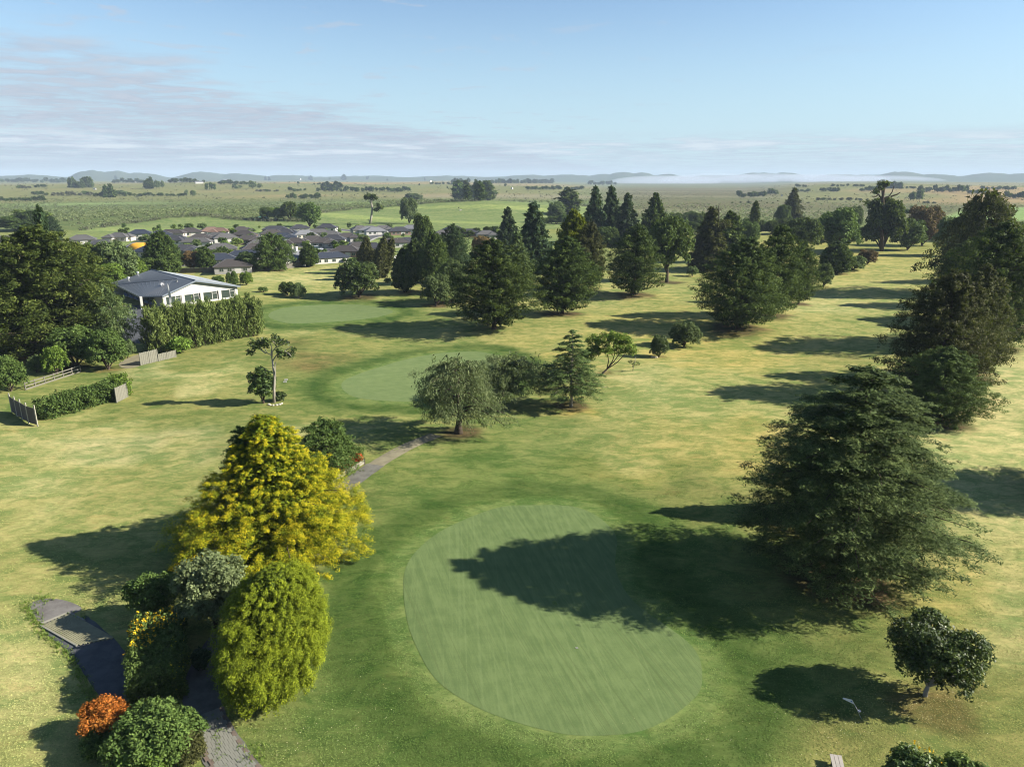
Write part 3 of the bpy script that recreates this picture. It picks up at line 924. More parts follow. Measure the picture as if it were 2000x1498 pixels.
def strip(name, pts, w, mat, lift, cols=4, step=.7, kind='structure'):
    """a ribbon laid on the ground along world points; w may be a list"""
    P = np.array(pts, float)
    seg = np.hypot(*np.diff(P, axis=0).T)
    s = np.concatenate([[0], np.cumsum(seg)])
    n = max(2, int(s[-1] / step))
    t = np.linspace(0, s[-1], n)
    xs, ys = np.interp(t, s, P[:, 0]), np.interp(t, s, P[:, 1])
    for _ in range(3):
        k = max(1, int(2.0 / step))
        ker = np.ones(2 * k + 1) / (2 * k + 1)
        xs = np.convolve(np.pad(xs, k, 'edge'), ker, 'valid')
        ys = np.convolve(np.pad(ys, k, 'edge'), ker, 'valid')
    ww = np.interp(t, s, w) if hasattr(w, '__len__') else np.full(n, w)
    tx, ty = np.gradient(xs), np.gradient(ys)
    ln = np.hypot(tx, ty)
    nx, ny = -ty / ln, tx / ln
    u = np.linspace(-.5, .5, cols + 1)
    jag = .06 * np.random.RandomState(4).randn(n)
    XX = xs[:, None] + nx[:, None] * u[None] * (ww + jag)[:, None]
    YY = ys[:, None] + ny[:, None] * u[None] * (ww + jag)[:, None]
    V = np.stack([XX, YY, hgt(XX, YY) + lift], -1).reshape(-1, 3)
    I = np.arange(n * (cols + 1)).reshape(n, cols + 1)
    F = np.stack([I[:-1, :-1], I[1:, :-1], I[1:, 1:], I[:-1, 1:]], -1).reshape(-1, 4)
    o = new_obj(name, mesh_from(name, V, 4, F=F, smooth=True), mat)
    if kind:
        tag(o, kind=kind)
    return o, xs, ys, nx, ny, ww


def sheet_from_outline(name, P, mat, lift, rings=26):
    P = np.array(P)
    c = P.mean(0)
    n = len(P)
    fr = np.linspace(.02, 1, rings)
    XX = c[0] + (P[None, :, 0] - c[0]) * fr[:, None]
    YY = c[1] + (P[None, :, 1] - c[1]) * fr[:, None]
    V = np.stack([XX, YY, hgt(XX, YY) + lift], -1).reshape(-1, 3)
    F = []
    for i in range(rings - 1):
        a = i * n + np.arange(n)
        F.append(np.stack([a, (i + 1) * n + np.arange(n), (i + 1) * n + (np.arange(n) + 1) % n, i * n + (np.arange(n) + 1) % n], 1))
    o = new_obj(name, mesh_from(name, V, 4, F=np.concatenate(F), smooth=True), mat)
    return o


PADDOCK = world_poly([(150, 452), (250, 438), (330, 427), (400, 423), (450, 430), (530, 434), (600, 434), (640, 415), (700, 408), (790, 403), (860, 396), (930, 394), (1000, 394), (1100, 398),
                      (1190, 408), (1200, 440), (1000, 452), (850, 452), (600, 456), (300, 462)])
FIELD_R = world_poly([(1840, 425), (1880, 408), (1960, 405), (2120, 406), (2160, 424), (2000, 432), (1900, 436)])
PATH_PTS = [at(*p)[:2] for p in [(862, 846), (800, 870), (742, 903), (695, 937)]] + [at(*p)[:2] for p in [(650, 968), (598, 1040), (540, 1125), (480, 1195), (425, 1262), (385, 1330), (395, 1395), (425, 1455), (470, 1520), (540, 1590)]]
BRANCH_PTS = [at(*p)[:2] for p in [(118, 1212), (168, 1248), (205, 1290), (240, 1345), (290, 1400), (360, 1450)]]


def ground_colour(x, y, r):
    n = x.shape
    base = np.zeros(n + (3,))
    base[:] = OLV
    f1 = np.clip(.5 + .5 * vnoise(x * .07, y * .07, 21), 0, 1)[..., None]
    f2 = np.clip(.5 + .5 * vnoise(x * .25, y * .25, 22), 0, 1)[..., None]
    base = base * (1 - .45 * f1) + np.array(DRY) * .45 * f1
    px, py = project(x, y, 0)
    front = (y > 14)
    jx = 22 * vnoise(x * .3, y * .3, 31) + 14 * vnoise(x * .9, y * .9, 32)
    jy = (22 * vnoise(x * .3, y * .3, 33) + 12 * vnoise(x * .9, y * .9, 34)) * np.clip((py - 351) / 600, .05, 1)
    mottle = .75 + .5 * f2[..., 0]
    for (ux, uy, sx, sy, c, st) in PAINT:
        g = np.exp(-(((px + jx - ux) / sx) ** 2 + ((py + jy - uy) / sy) ** 2) ** 1.3 * .6) * st * mottle * front
        g = np.clip(g, 0, 1)[..., None]
        base = base * (1 - g) + np.array(c) * g

    def put(mask, c, k=1.0):
        nonlocal base
        g = np.clip(mask, 0, 1)[..., None] * k
        base = base * (1 - g) + np.array(c) * g
    # bands round the putting greens
    for G, far_ in ((G1, 1.0), (G2, 1.1), (G3, 1.2)):
        m = (r > 20) & (r < 250)
        d = np.full(n, 99.0)
        d[m] = poly_dist(x[m], y[m], G)
        dn = d + .5 * vnoise(x * .8, y * .8, 41)
        put(1 - sstep(dn, 4, 8.5), GRN, .85)
        put(sstep(dn, 1.6, 2.6) * (1 - sstep(dn, 4.4, 6.2)), LUSH, .8)
        put(1 - sstep(d + .2 * vnoise(x * 1.5, y * 1.5, 42), .9, 1.7), (.118, .158, .058), .85)
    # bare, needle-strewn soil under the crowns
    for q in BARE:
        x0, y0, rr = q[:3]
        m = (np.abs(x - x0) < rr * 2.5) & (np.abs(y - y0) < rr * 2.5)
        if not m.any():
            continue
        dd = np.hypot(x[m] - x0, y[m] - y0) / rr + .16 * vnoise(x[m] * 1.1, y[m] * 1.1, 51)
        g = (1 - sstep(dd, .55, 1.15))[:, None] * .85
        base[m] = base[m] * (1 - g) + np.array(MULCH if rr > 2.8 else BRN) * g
    # housing estate: lawns, yards
    pd = poly_dist(x, y, PADDOCK)
    est = sstep(r, 262, 285) * (1 - sstep(r, 520, 600)) * (1 - sstep(px, 1000, 1080)) * sstep(px, 100, 160) * front
    put(est, (.15, .19, .08), .8)
    # beyond the course
    far = sstep(r, 470, 560) * front
    put(far * .95, np.array(SCRUB) * 1.0)
    cc = 1000 + FPX / cosP * np.tan(np.clip(np.arctan2(x, y), -1.25, 1.25))
    marsh = sstep(cc, 1120, 1260) * sstep(r, 520, 760)
    mn = np.clip(.5 + .7 * vnoise(x * .008, y * .012, 61), 0, 1)
    put(marsh, MARSH, .85)
    put(marsh * mn * (1 - sstep(r, 1000, 1600)), SCRUB, .55)
    put(marsh * sstep(np.sin(r * .011 + 2 * vnoise(x * .004, y * .004, 62)), .55, .9), (.20, .185, .135), .5)
    fc = sstep(vnoise(x * .0045, y * .0030, 63) + .3 * vnoise(x * .02, y * .012, 64), -.35, .35)[..., None]
    hillc = np.array(HILL) * fc + np.array((.16, .16, .075)) * (1 - fc)
    mleft = sstep(r, 1020, 1350) * (1 - sstep(cc, 1050, 1230))
    mr = sstep(r, 900, 1300) * sstep(cc, 1470, 1600)
    g = np.clip(np.maximum(mleft, mr), 0, 1)[..., None]
    base = base * (1 - g) + hillc * g
    # strips of field and marsh between scrub and hills
    st_ = np.exp(-((r - 1000) / 60) ** 2) * sstep(cc, 600, 700) * (1 - sstep(cc, 1180, 1240))
    put(st_, (.19, .24, .10), .8)
    st_ = np.exp(-((r - 1300) / 120) ** 2) * sstep(cc, 700, 900) * (1 - sstep(cc, 1130, 1200))
    put(st_, (.23, .20, .16), .8)
    st_ = np.exp(-((r - 1080) / 50) ** 2) * (1 - sstep(cc, 150, 420))
    put(st_, (.20, .26, .12), .8)
    put(sstep(r, 2500, 3300), (.13, .15, .085), .6)
    put(sstep(r, 5200, 6500), (.055, .075, .045), .9)
    k = (pd < 12)
    put(np.where(k, 1 - sstep(pd, -6, 4), 0), PADD, .95)
    fr_ = poly_dist(x, y, FIELD_R)
    put(1 - sstep(fr_, -8, 4), (.19, .27, .11), .95)
    # cut banks and sandy streaks in the paddock
    put(np.where(k, (1 - sstep(pd, -6, 4)), 0) * sstep(np.sin(x * .016 + y * .05 + 2 * vnoise(x * .012, y * .012, 71)), .6, .95), (.25, .29, .115), .6)
    return np.clip(base * np.array((.84, .86, .71)), .01, .8)


rr = np.concatenate([[4, 9, 14, 18, 21, 24], np.arange(26, 92, .42)])
rr = np.concatenate([rr, rr[-1] * np.exp(np.arange(1, 248) * math.log(4500 / rr[-1]) / 247)])
rh = 4500 * np.exp(np.arange(0, 52) * math.log(9300 / 4500) / 51)
az = np.radians(np.concatenate([np.arange(-180, -44, 3.4), np.arange(-42, 42.01, .22), np.arange(44, 178, 3.4)]))


def polar_sheet(name, rs, centre):
    R_, A_ = np.meshgrid(rs, az, indexing='ij')
    X_, Y_ = R_ * np.sin(A_), R_ * np.cos(A_)
    Z_ = hgt(X_, Y_)
    V = np.stack([X_, Y_, Z_], -1).reshape(-1, 3)
    n, k = R_.shape
    I = np.arange(n * k).reshape(n, k)
    J = np.concatenate([I, I[:, :1]], 1)
    F = np.stack([J[:-1, :-1], J[:-1, 1:], J[1:, 1:], J[1:, :-1]], -1).reshape(-1, 4)
    F = F[:, ::-1]
    colr = ground_colour(X_.ravel(), Y_.ravel(), R_.ravel())
    if centre:
        V = np.concatenate([V, [[0, 0, float(hgt(0, 0.1))]]])
        colr = np.concatenate([colr, colr[:1]])
        c = len(V) - 1
        T = np.stack([np.full(k, c), J[0, 1:], J[0, :-1], np.full(k, c)], 1)
    me = mesh_from(name, V, 4, F=F, smooth=True)
    if centre:
        import bmesh
        bm = bmesh.new()
        bm.from_mesh(me)
        bm.verts.ensure_lookup_table()
        for a_, b_ in zip(J[0, :-1], J[0, 1:]):
            bm.faces.new((bm.verts[c], bm.verts[int(b_)], bm.verts[int(a_)]))
        bm.to_mesh(me)
        bm.free()
    at_ = me.attributes.new('soil', 'FLOAT_COLOR', 'POINT')
    at_.data.foreach_set('color', np.concatenate([colr, np.ones((len(colr), 1))], 1).astype(np.float32).ravel())
    me.update()
    return me


gm = bpy.data.materials.new('turf')
gm.use_nodes = True
gm.node_tree.nodes.clear()
q = NB(gm.node_tree)
co = q.n('ShaderNodeTexCoord').outputs['Object']
mp = q.n('ShaderNodeMapping', {'Vector': co, 'Rotation': (0, 0, .45), 'Scale': (.45, 1.0, 1.0)}).outputs[0]
mp2 = q.n('ShaderNodeMapping', {'Vector': co, 'Rotation': (0, 0, -.35), 'Scale': (.6, 1.0, 1.0)}).outputs[0]
nA = q.noise(mp, .10, 7, .62, .8)
nB = q.noise(mp2, .55, 8, .72, .6)
nC = q.noise(mp, 3.2, 7, .75)
nD = q.noise(co, 22, 3, .7)
soil = q.n('ShaderNodeAttribute', attribute_name='soil').outputs['Color']
dk = q.mix(1.0, soil, (.56, .72, .58), 'MULTIPLY')
lt = q.mix(1.0, soil, (1.30, 1.18, 1.22), 'MULTIPLY')
f = q.ss(q.m('ADD', q.m('MULTIPLY', nA, .30), q.m('MULTIPLY', nB, .70)), .40, .61)
c1 = q.mix(f, dk, lt)
v = q.m('ADD', q.m('MULTIPLY', q.m('SUBTRACT', nC, .5), 1.25), q.m('MULTIPLY', q.m('SUBTRACT', nD, .5), .8))
c2 = q.n('ShaderNodeHueSaturation', {'Value': q.m('ADD', 1.0, v), 'Color': c1}).outputs[0]
# scattered brown thatch
th = q.ss(q.noise(mp2, .33, 5, .7, .5), .57, .70)
c3 = q.mix(q.m('MULTIPLY', th, .38), c2, q.mix(1.0, c2, (1.05, .78, .75), 'MULTIPLY'))
bp = q.n('ShaderNodeBump', {'Strength': .55, 'Distance': .07, 'Height': q.m('ADD', q.m('MULTIPLY', nC, .6), q.m('MULTIPLY', nD, .4))})
p = q.n('ShaderNodeBsdfPrincipled', {'Base Color': c3, 'Roughness': .9, 'Specular IOR Level': .03})
q.link(bp.outputs[0], p.inputs['Normal'])
q.n('ShaderNodeOutputMaterial', {0: p.outputs[0]})

tag(new_obj('ground', polar_sheet('ground', rr, True), gm), kind='structure')
tag(new_obj('hills', polar_sheet('hills', rh, False), gm), kind='structure')


def green_mat(name, ang, ca, cb):
    m = bpy.data.materials.new(name)
    m.use_nodes = True
    m.node_tree.nodes.clear()
    q = NB(m.node_tree)
    co = q.n('ShaderNodeTexCoord').outputs['Object']
    m1 = q.n('ShaderNodeMapping', {'Vector': co, 'Rotation': (0, 0, ang), 'Scale': (30, .30, 1)}, vector_type='TEXTURE').outputs[0]
    m2 = q.n('ShaderNodeMapping', {'Vector': co, 'Rotation': (0, 0, ang + .07), 'Scale': (50, .14, 1)}, vector_type='TEXTURE').outputs[0]
    m3 = q.n('ShaderNodeMapping', {'Vector': co, 'Rotation': (0, 0, ang - .2), 'Scale': (40, .18, 1)}, vector_type='TEXTURE').outputs[0]
    s1 = q.noise(m1, 1.0, 3, .6)
    s2 = q.noise(m2, 1.0, 2, .5)
    s3 = q.noise(m3, 1.0, 2, .5)
    pt = q.noise(co, .6, 5, .65)
    gr = q.noise(co, 9, 4, .7)
    f = q.m('ADD', q.m('ADD', q.m('MULTIPLY', s1, .55), q.m('MULTIPLY', s2, .25)), q.m('MULTIPLY', s3, .2))
    f = q.ss(q.m('ADD', q.m('MULTIPLY', f, .6), q.m('MULTIPLY', pt, .4)), .36, .64)
    c = q.mix(f, ca, cb)
    line = q.ss(s2, .58, .64)
    c = q.mix(q.m('MULTIPLY', line, .32), c, (.055, .075, .026))
    line = q.ss(s3, .58, .66)
    c = q.mix(q.m('MULTIPLY', line, .10), c, (.16, .20, .09))
    c = q.n('ShaderNodeHueSaturation', {'Value': q.m('ADD', .86, q.m('MULTIPLY', gr, .28)), 'Color': c}).outputs[0]
    bp = q.n('ShaderNodeBump', {'Strength': .2, 'Distance': .02, 'Height': gr})
    p = q.n('ShaderNodeBsdfPrincipled', {'Base Color': c, 'Roughness': .85, 'Specular IOR Level': .05})
    q.link(bp.outputs[0], p.inputs['Normal'])
    q.n('ShaderNodeOutputMaterial', {0: p.outputs[0]})
    return m


a0, a1 = at(905, 1030), at(1100, 1430)
ang1 = math.atan2(a0[1] - a1[1], a0[0] - a1[0])
for nm, G, an, ca, cb in (('putting_green', G1, ang1, (.070, .104, .037), (.106, .144, .054)), ('putting_green', G2, .5, (.084, .120, .044), (.120, .156, .060)), ('putting_green', G3, .2, (.084, .120, .044), (.120, .156, .060))):
    o = sheet_from_outline(nm, G, green_mat('mown_green', an, ca, cb), .012)
    tag(o, kind='structure')

# path: grey worn pavers, a tan worn end, asphalt side branch with a paver fan
def path_mat(name, c0, c1, sc=6.0):
    c0, c1 = [tuple(c * .72 for c in k_) for k_ in (c0, c1)]
    m = bpy.data.materials.new(name)
    m.use_nodes = True
    m.node_tree.nodes.clear()
    q = NB(m.node_tree)
    co = q.n('ShaderNodeTexCoord').outputs['Object']
    a_ = q.noise(co, .9, 5, .65)
    g_ = q.noise(co, sc * 3, 4, .7)
    c = q.mix(q.ss(q.m('ADD', q.m('MULTIPLY', a_, .7), q.m('MULTIPLY', g_, .3)), .38, .62), c0, c1)
    bp = q.n('ShaderNodeBump', {'Strength': .4, 'Distance': .02, 'Height': g_})
    p = q.n('ShaderNodeBsdfPrincipled', {'Base Color': c, 'Roughness': .9, 'Specular IOR Level': .2})
    q.link(bp.outputs[0], p.inputs['Normal'])
    q.n('ShaderNodeOutputMaterial', {0: p.outputs[0]})
    return m


M_PAVE = path_mat('worn_paving', (.11, .108, .092), (.17, .165, .14))
M_TAN = path_mat('worn_gravel', (.19, .17, .11), (.26, .235, .15))
M_ASPH = path_mat('asphalt', (.055, .06, .068), (.095, .10, .105))
path, pxs, pys, pnx, pny, pww = strip('path', PATH_PTS[2:], 2.1, M_PAVE, .030)
strip('gravel_path', PATH_PTS[:4], 1.9, M_TAN, .026)
branch, bxs, bys, bnx, bny, bww = strip('side_path', BRANCH_PTS, 2.6, M_ASPH, .022)

# single pavers on the sunlit lower end of the path, laid in courses
rng = np.random.default_rng(5)
M_SLAB = simple('paver_concrete', (.20, .20, .165), .85, 0, .22, 2.5, .3)
M_SLAB2 = simple('paver_concrete_brown', (.15, .115, .09), .85, 0, .22, 2.5, .3)
pm = {}
for i in range(6):
    mb = MB()
    mb.prism([(-.205, -.105), (.205, -.105), (.205, .105), (-.205, .105)], -.03, .03 + .004 * i)
    mb2 = mb.mesh('paver')
    pm[i] = mb2
cnt = 0
k0 = int(np.argmin(np.hypot(pxs - at(400, 1400)[0], pys - at(400, 1400)[1])))
tot = np.concatenate([[0], np.cumsum(np.hypot(np.diff(pxs), np.diff(pys)))])
s = tot[k0]
row = 0
while s < tot[-1] - 1.0 and cnt < 290:
    cx_, cy_ = np.interp(s, tot, pxs), np.interp(s, tot, pys)
    nx_, ny_ = np.interp(s, tot, pnx), np.interp(s, tot, pny)
    an = math.atan2(ny_, nx_)
    for j in range(-4, 5):
        u = (j + (.5 if row % 2 else 0)) * .222
        if abs(u) > .93:
            continue
        X0, Y0 = cx_ + nx_ * u, cy_ + ny_ * u
        o = new_obj('paver', pm[int(rng.integers(0, 6))], M_SLAB, path)
        edge_row = j == 4 or j == -4
        o.location = (X0, Y0, float(hgt(X0, Y0)) + .036)
        o.rotation_euler = (0, 0, an + PI / 2 + rng.normal(0, .01))
        if edge_row:
            o.material_slots[0].link = 'OBJECT'
            o.material_slots[0].material = M_SLAB2
        cnt += 1
    s += .42
    row += 1
# fan of narrow bricks where the side path meets the lawn: too narrow to pick apart, one part
mb = MB()
fan0, fan1, fan2, fan3 = [np.array(at(*p)[:2]) for p in ((80, 1224), (152, 1264), (226, 1251), (136, 1200))]
for i in range(17):
    t = (i + .5) / 17
    A0 = fan0 + (fan3 - fan0) * t
    B0 = fan1 + (fan2 - fan1) * t
    bow = (fan3 - fan0) * .06 * math.sin(t * PI)
    nseg = 11
    for k in range(nseg):
        u = (k + .5 + (.25 if i % 2 else 0)) / (nseg + .3)
        if u > .98:
            continue
        c = A0 + (B0 - A0) * u + bow * math.sin(u * PI)
        d = B0 - A0
        ln = np.linalg.norm(d)
        mb.box((c[0], c[1], float(hgt(c[0], c[1])) + .045 + rng.uniform(0, .006)), (ln / nseg * .94, np.linalg.norm(fan3 - fan0) / 17 * .9, .07), math.atan2(d[1], d[0]))
o = mb.build('brick', path_mat('sandy_brick', (.19, .185, .115), (.26, .25, .155)), branch)
tag(o, kind='stuff')
# worn gravel patch beyond the fan
gp = smooth_poly(world_poly([(56, 1184), (80, 1172), (112, 1170), (142, 1178), (160, 1192), (138, 1202), (100, 1216), (84, 1222), (66, 1204)]))
tag(sheet_from_outline('gravel_patch', gp, path_mat('grey_gravel', (.13, .12, .11), (.19, .18, .165)), .014, 10), kind='structure')
# pale concrete edging of the side path
for (pa, pb) in (((80, 1226), (150, 1266)), ((82, 1222), (132, 1199)), ((134, 1199), (166, 1213))):
    a_, b_ = np.array(at(*pa)[:2]), np.array(at(*pb)[:2])
    mb = MB()
    m_ = (a_ + b_) / 2
    d = b_ - a_
    mb.box((m_[0], m_[1], float(hgt(*m_)) + .05), (np.linalg.norm(d), .1, .12), math.atan2(d[1], d[0]))
    mb.build('kerb_edging', simple('pale_concrete', (.22, .215, .18), .85), branch)

# clubhouse yard and track behind the board fence
yard = world_poly([(200, 720), (250, 700), (285, 702), (300, 688), (262, 660), (255, 610), (262, 596), (330, 594), (330, 640), (316, 690), (300, 706), (240, 722), (180, 735)])
yard = world_poly([(235, 600), (330, 598), (322, 640), (300, 668), (250, 668), (232, 640)])
tag(sheet_from_outline('car_park', smooth_poly(yard), M_ASPH, .03, 8), kind='structure')
tag(sheet_from_outline('dirt_track', smooth_poly(world_poly([(232, 712), (255, 698), (285, 690), (292, 702), (276, 714), (246, 720)])), M_TAN, .03, 8), kind='structure')
# estate streets
M_ROAD = path_mat('street_asphalt', (.075, .075, .08), (.11, .11, .115))
M_KERB = simple('street_concrete', (.36, .35, .32), .85)
for pts, w_ in (([(575, 512), (600, 500), (640, 486), (690, 476), (722, 463), (760, 458), (830, 458), (900, 462)], 8),
                ([(430, 470), (470, 470), (520, 478), (600, 500)], 7), ([(250, 467), (300, 470), (360, 473), (430, 470), (520, 458), (640, 447), (760, 458)], 7)):
    wp = [at(*p)[:2] for p in pts]
    strip('pavement', wp, w_ + 3.2, M_KERB, .05, step=4)
    strip('road', wp, w_, M_ROAD, .09, step=4)

# ------------------------------------------------------------------ air
hz = MB()
hz.box((0, 0, 69), (20400, 20400, 150))
hzm = bpy.data.materials.new('air')
hzm.use_nodes = True
hzm.node_tree.nodes.clear()
q = NB(hzm.node_tree)
HAZE = 9.5e-5
pvn = q.n('ShaderNodeVolumePrincipled', {'Color': (.50, .62, .77, 1), 'Density': HAZE, 'Anisotropy': 0.0})
q.n('ShaderNodeOutputMaterial', {1: pvn.outputs[0]})
hzm.cycles.homogeneous_volume = True if hasattr(hzm, 'cycles') else None
haze = hz.build('haze', hzm)
tag(haze, kind='stuff')
# low morning mist lying on the marsh plain, in front of the far hills
rng = np.random.default_rng(12)
fm = bpy.data.materials.new('mist')
fm.use_nodes = True
fm.node_tree.nodes.clear()
q = NB(fm.node_tree)
pvn = q.n('ShaderNodeVolumePrincipled', {'Color': (.62, .70, .80, 1), 'Density': 1.3e-3, 'Anisotropy': 0.0})
q.n('ShaderNodeOutputMaterial', {1: pvn.outputs[0]})
mist = MB()
def puff(mb, c, s_, n=18, m=9):
    P_ = []
    for j in range(1, m):
        for i in range(n):
            a_, b_ = 2 * PI * i / n, PI * j / m
            P_.append((c[0] + s_[0] * math.cos(a_) * math.sin(b_), c[1] + s_[1] * math.sin(a_) * math.sin(b_), c[2] + s_[2] * math.cos(b_)))
    P_ += [(c[0], c[1], c[2] + s_[2]), (c[0], c[1], c[2] - s_[2])]
    F_ = [(j * n + i, (j + 1) * n + i, (j + 1) * n + (i + 1) % n, j * n + (i + 1) % n) for j in range(m - 2) for i in range(n)]
    F_ += [((m - 1) * n, i, (i + 1) % n) for i in range(n)] + [((m - 1) * n + 1, (m - 2) * n + (i + 1) % n, (m - 2) * n + i) for i in range(n)]
    mb.add(P_, F_)
for (px_, rw, sx, sz, yy_) in ((1300, 352, 420, 26, 5600), (1400, 349, 480, 38, 6000), (1500, 350, 460, 40, 6300), (1580, 352, 360, 36, 5900), (1640, 353, 300, 34, 5400), (1720, 355, 420, 26, 5600)):
    mist = MB()
    px0, yv = px_, yy_
    puff(mist, ((px0 - 1000) / FPX * yv * cosP, yv, 18), (sx, 520, sz * 1.6))
    o = mist.build('mist', fm, None, True)
    tag(o, kind='stuff')

# ------------------------------------------------------------------ CLUBHOUSE
M_ROOFG = simple('grey_metal_roof', (.125, .135, .145), .5, .3, .1, .6, 0, .5)
M_WHITE = simple('white_paint', (.47, .465, .43), .7, 0, .06, 1.0)
M_CREAM = simple('cream_wall', (.62, .58, .48), .8, 0, .08, 1.0)
M_GLASS = simple('window_glass', (.035, .05, .045), .08, 0, .1, .4, 0, .8)
M_DARK = simple('hole_shade_paint', (.03, .032, .035), .7)
M_STEEL = simple('galvanised_steel', (.45, .46, .47), .4, .7)
M_BLUE = simple('blue_panel', (.03, .08, .19), .5)
M_TIMBER = simple('weathered_timber', (.16, .15, .12), .9, 0, .2, 4.0, .4)
M_TIMD = simple('dark_timber', (.10, .085, .065), .9, 0, .2, 4.0, .4)

club = empty('clubhouse', (-84, 180, float(hgt(-84, 180))))
tag(club, 'long low clubhouse with grey metal roof and white windowed gable behind the tall hedge', 'building')


def rel(p):
    return Vector(p) - club.location


def zz(px, py, z):
    return rel(atz(px, py, z))


F1, Gp, Rr = zz(318, 577, 3.2), None, None
U = Vector((0.64, 0.768, 0))            # along the gable wall
Vd = Vector((-0.70, 0.714, 0)).normalized()   # into the depth of the house
Lw = 19.5
F1 = rel(atz(316, 577, 3.2))
Rr = F1 + U * Lw
Rr.z = 3.2
Gp = F1 + U * (Lw * .43)
Gp.z = top_height(548, Gp.x + club.location.x, Gp.y + club.location.y)
F0 = rel(atz(271, 579, 3.05))
Lc = rel(atz(217, 553, 3.3))
Ap = Gp + Vd * 30
Ap.z = Gp.z
Bk = Rr + Vd * 30
Bk.z = 3.2
Mm = Gp + (Lc - F1) * .16 + Vector((-2.4, 1.0, 0))
Mm.z = Gp.z - .25
Nn = Lc.lerp(F0, .18)
Nn.z = 3.25
L2 = Lc.copy()
mb = MB()
top = [Ap, Gp, Mm, F1, F0, L2, Nn, Rr, Bk]
fs = [(0, 5, 6, 2), (0, 2, 1), (6, 4, 3, 2), (2, 3, 1), (0, 1, 7, 8)]
k = len(top)
over = [t + Vector((0, 0, 0)) for t in top]
for i in (1, 3, 7):
    over[i] = over[i] - Vd * .9
over[3] -= U * .2
over[7] += U * .6
low = [t - Vector((0, 0, .16)) for t in over]
mb.add(over + low, [f_ for f_ in fs] + [tuple(reversed([i + k for i in f_])) for f_ in fs] +
       [(1, 3, 3 + k, 1 + k), (3, 4, 4 + k, 3 + k), (4, 6, 6 + k, 4 + k), (6, 5, 5 + k, 6 + k), (5, 0, k, 5 + k), (7, 1, 1 + k, 7 + k), (8, 7, 7 + k, 8 + k), (0, 8, 8 + k, k)])
roof = mb.build('roof', M_ROOFG, club)
# raised seams of the roof sheets
ms = MB()
for i in range(1, 30):
    t = i / 30
    a_ = over[1].lerp(over[0], t) + Vector((0, 0, .03))
    b_ = over[7].lerp(over[8], t) + Vector((0, 0, .03))
    ms.tube([a_, b_], [.025, .025], 4)
    e = over[2].lerp(over[0], t) + Vector((0, 0, .03))
    g_ = over[6].lerp(over[5], t) + Vector((0, 0, .03))
    if i % 2:
        ms.tube([e, g_], [.025, .025], 4)
for i in range(1, 14):
    t = i / 14
    ms.tube([over[2].lerp(over[6], t) + Vector((0, 0, .03)), over[3].lerp(over[4], t) + Vector((0, 0, .03))], [.025, .025], 4)
ms.tube([over[0] + Vector((0, 0, .06)), over[1] + Vector((0, 0, .06))], [.12, .12], 6)
ms.tube([over[2] + Vector((0, 0, .05)), over[6] + Vector((0, 0, .05))], [.09, .09], 6)
ms.build('roof_seam', simple('pale_grey_metal', (.20, .225, .25), .4, .3), roof)
fa = MB()
for a_, b_ in ((over[1], over[3]), (over[1], over[7]), (over[3], over[4]), (over[4], over[6])):
    a2, b2 = a_ - Vd * .03, b_ - Vd * .03
    fa.add([a2 + Vector((0, 0, .05)), b2 + Vector((0, 0, .05)), b2 - Vector((0, 0, .3)), a2 - Vector((0, 0, .3)),
            a2 + Vector((0, 0, .05)) - Vd * .06, b2 + Vector((0, 0, .05)) - Vd * .06, b2 - Vector((0, 0, .3)) - Vd * .06, a2 - Vector((0, 0, .3)) - Vd * .06],
           [(0, 1, 2, 3), (7, 6, 5, 4), (0, 4, 5, 1), (3, 2, 6, 7), (0, 3, 7, 4), (1, 5, 6, 2)])
fa.build('fascia', simple('grey_blue_fascia', (.16, .19, .225), .5), club)
# gable wall: piers, sill wall, and gable panel over the windows
z0 = -.3


def Wp(u, out=0.0, z=0.0):
    p = F1 + U * u - Vd * out
    return Vector((p.x, p.y, z))


def wallbox(mb, u0, u1, z0_, z1_, th, out=0.0):
    c = (Wp(u0, out, 0) + Wp(u1, out, 0)) / 2
    mb.box((c.x, c.y, (z0_ + z1_) / 2), (abs(u1 - u0), th, z1_ - z0_), math.atan2(U.y, U.x))


mw = MB()
wallbox(mw, 0, Lw, -.3, .5, .2)
gz_ = 3.0
P = [Wp(0, .1, 2.6), Wp(Lw, .1, 2.6), Wp(Lw, .1, 3.05), Wp(Lw * .43, .1, Gp.z - .2), Wp(0, .1, 3.05)]
Q = [p_ + Vd * .2 for p_ in P]
mw.add(P + Q, [(0, 1, 2, 3, 4), (9, 8, 7, 6, 5), (0, 5, 6, 1), (1, 6, 7, 2), (4, 3, 8, 9), (3, 2, 7, 8), (0, 4, 9, 5)])
for u in (0.35, 4.95, 9.75, 14.55, 19.15):
    wallbox(mw, u - .35, u + .35, -.3, 2.62, .3, .1)
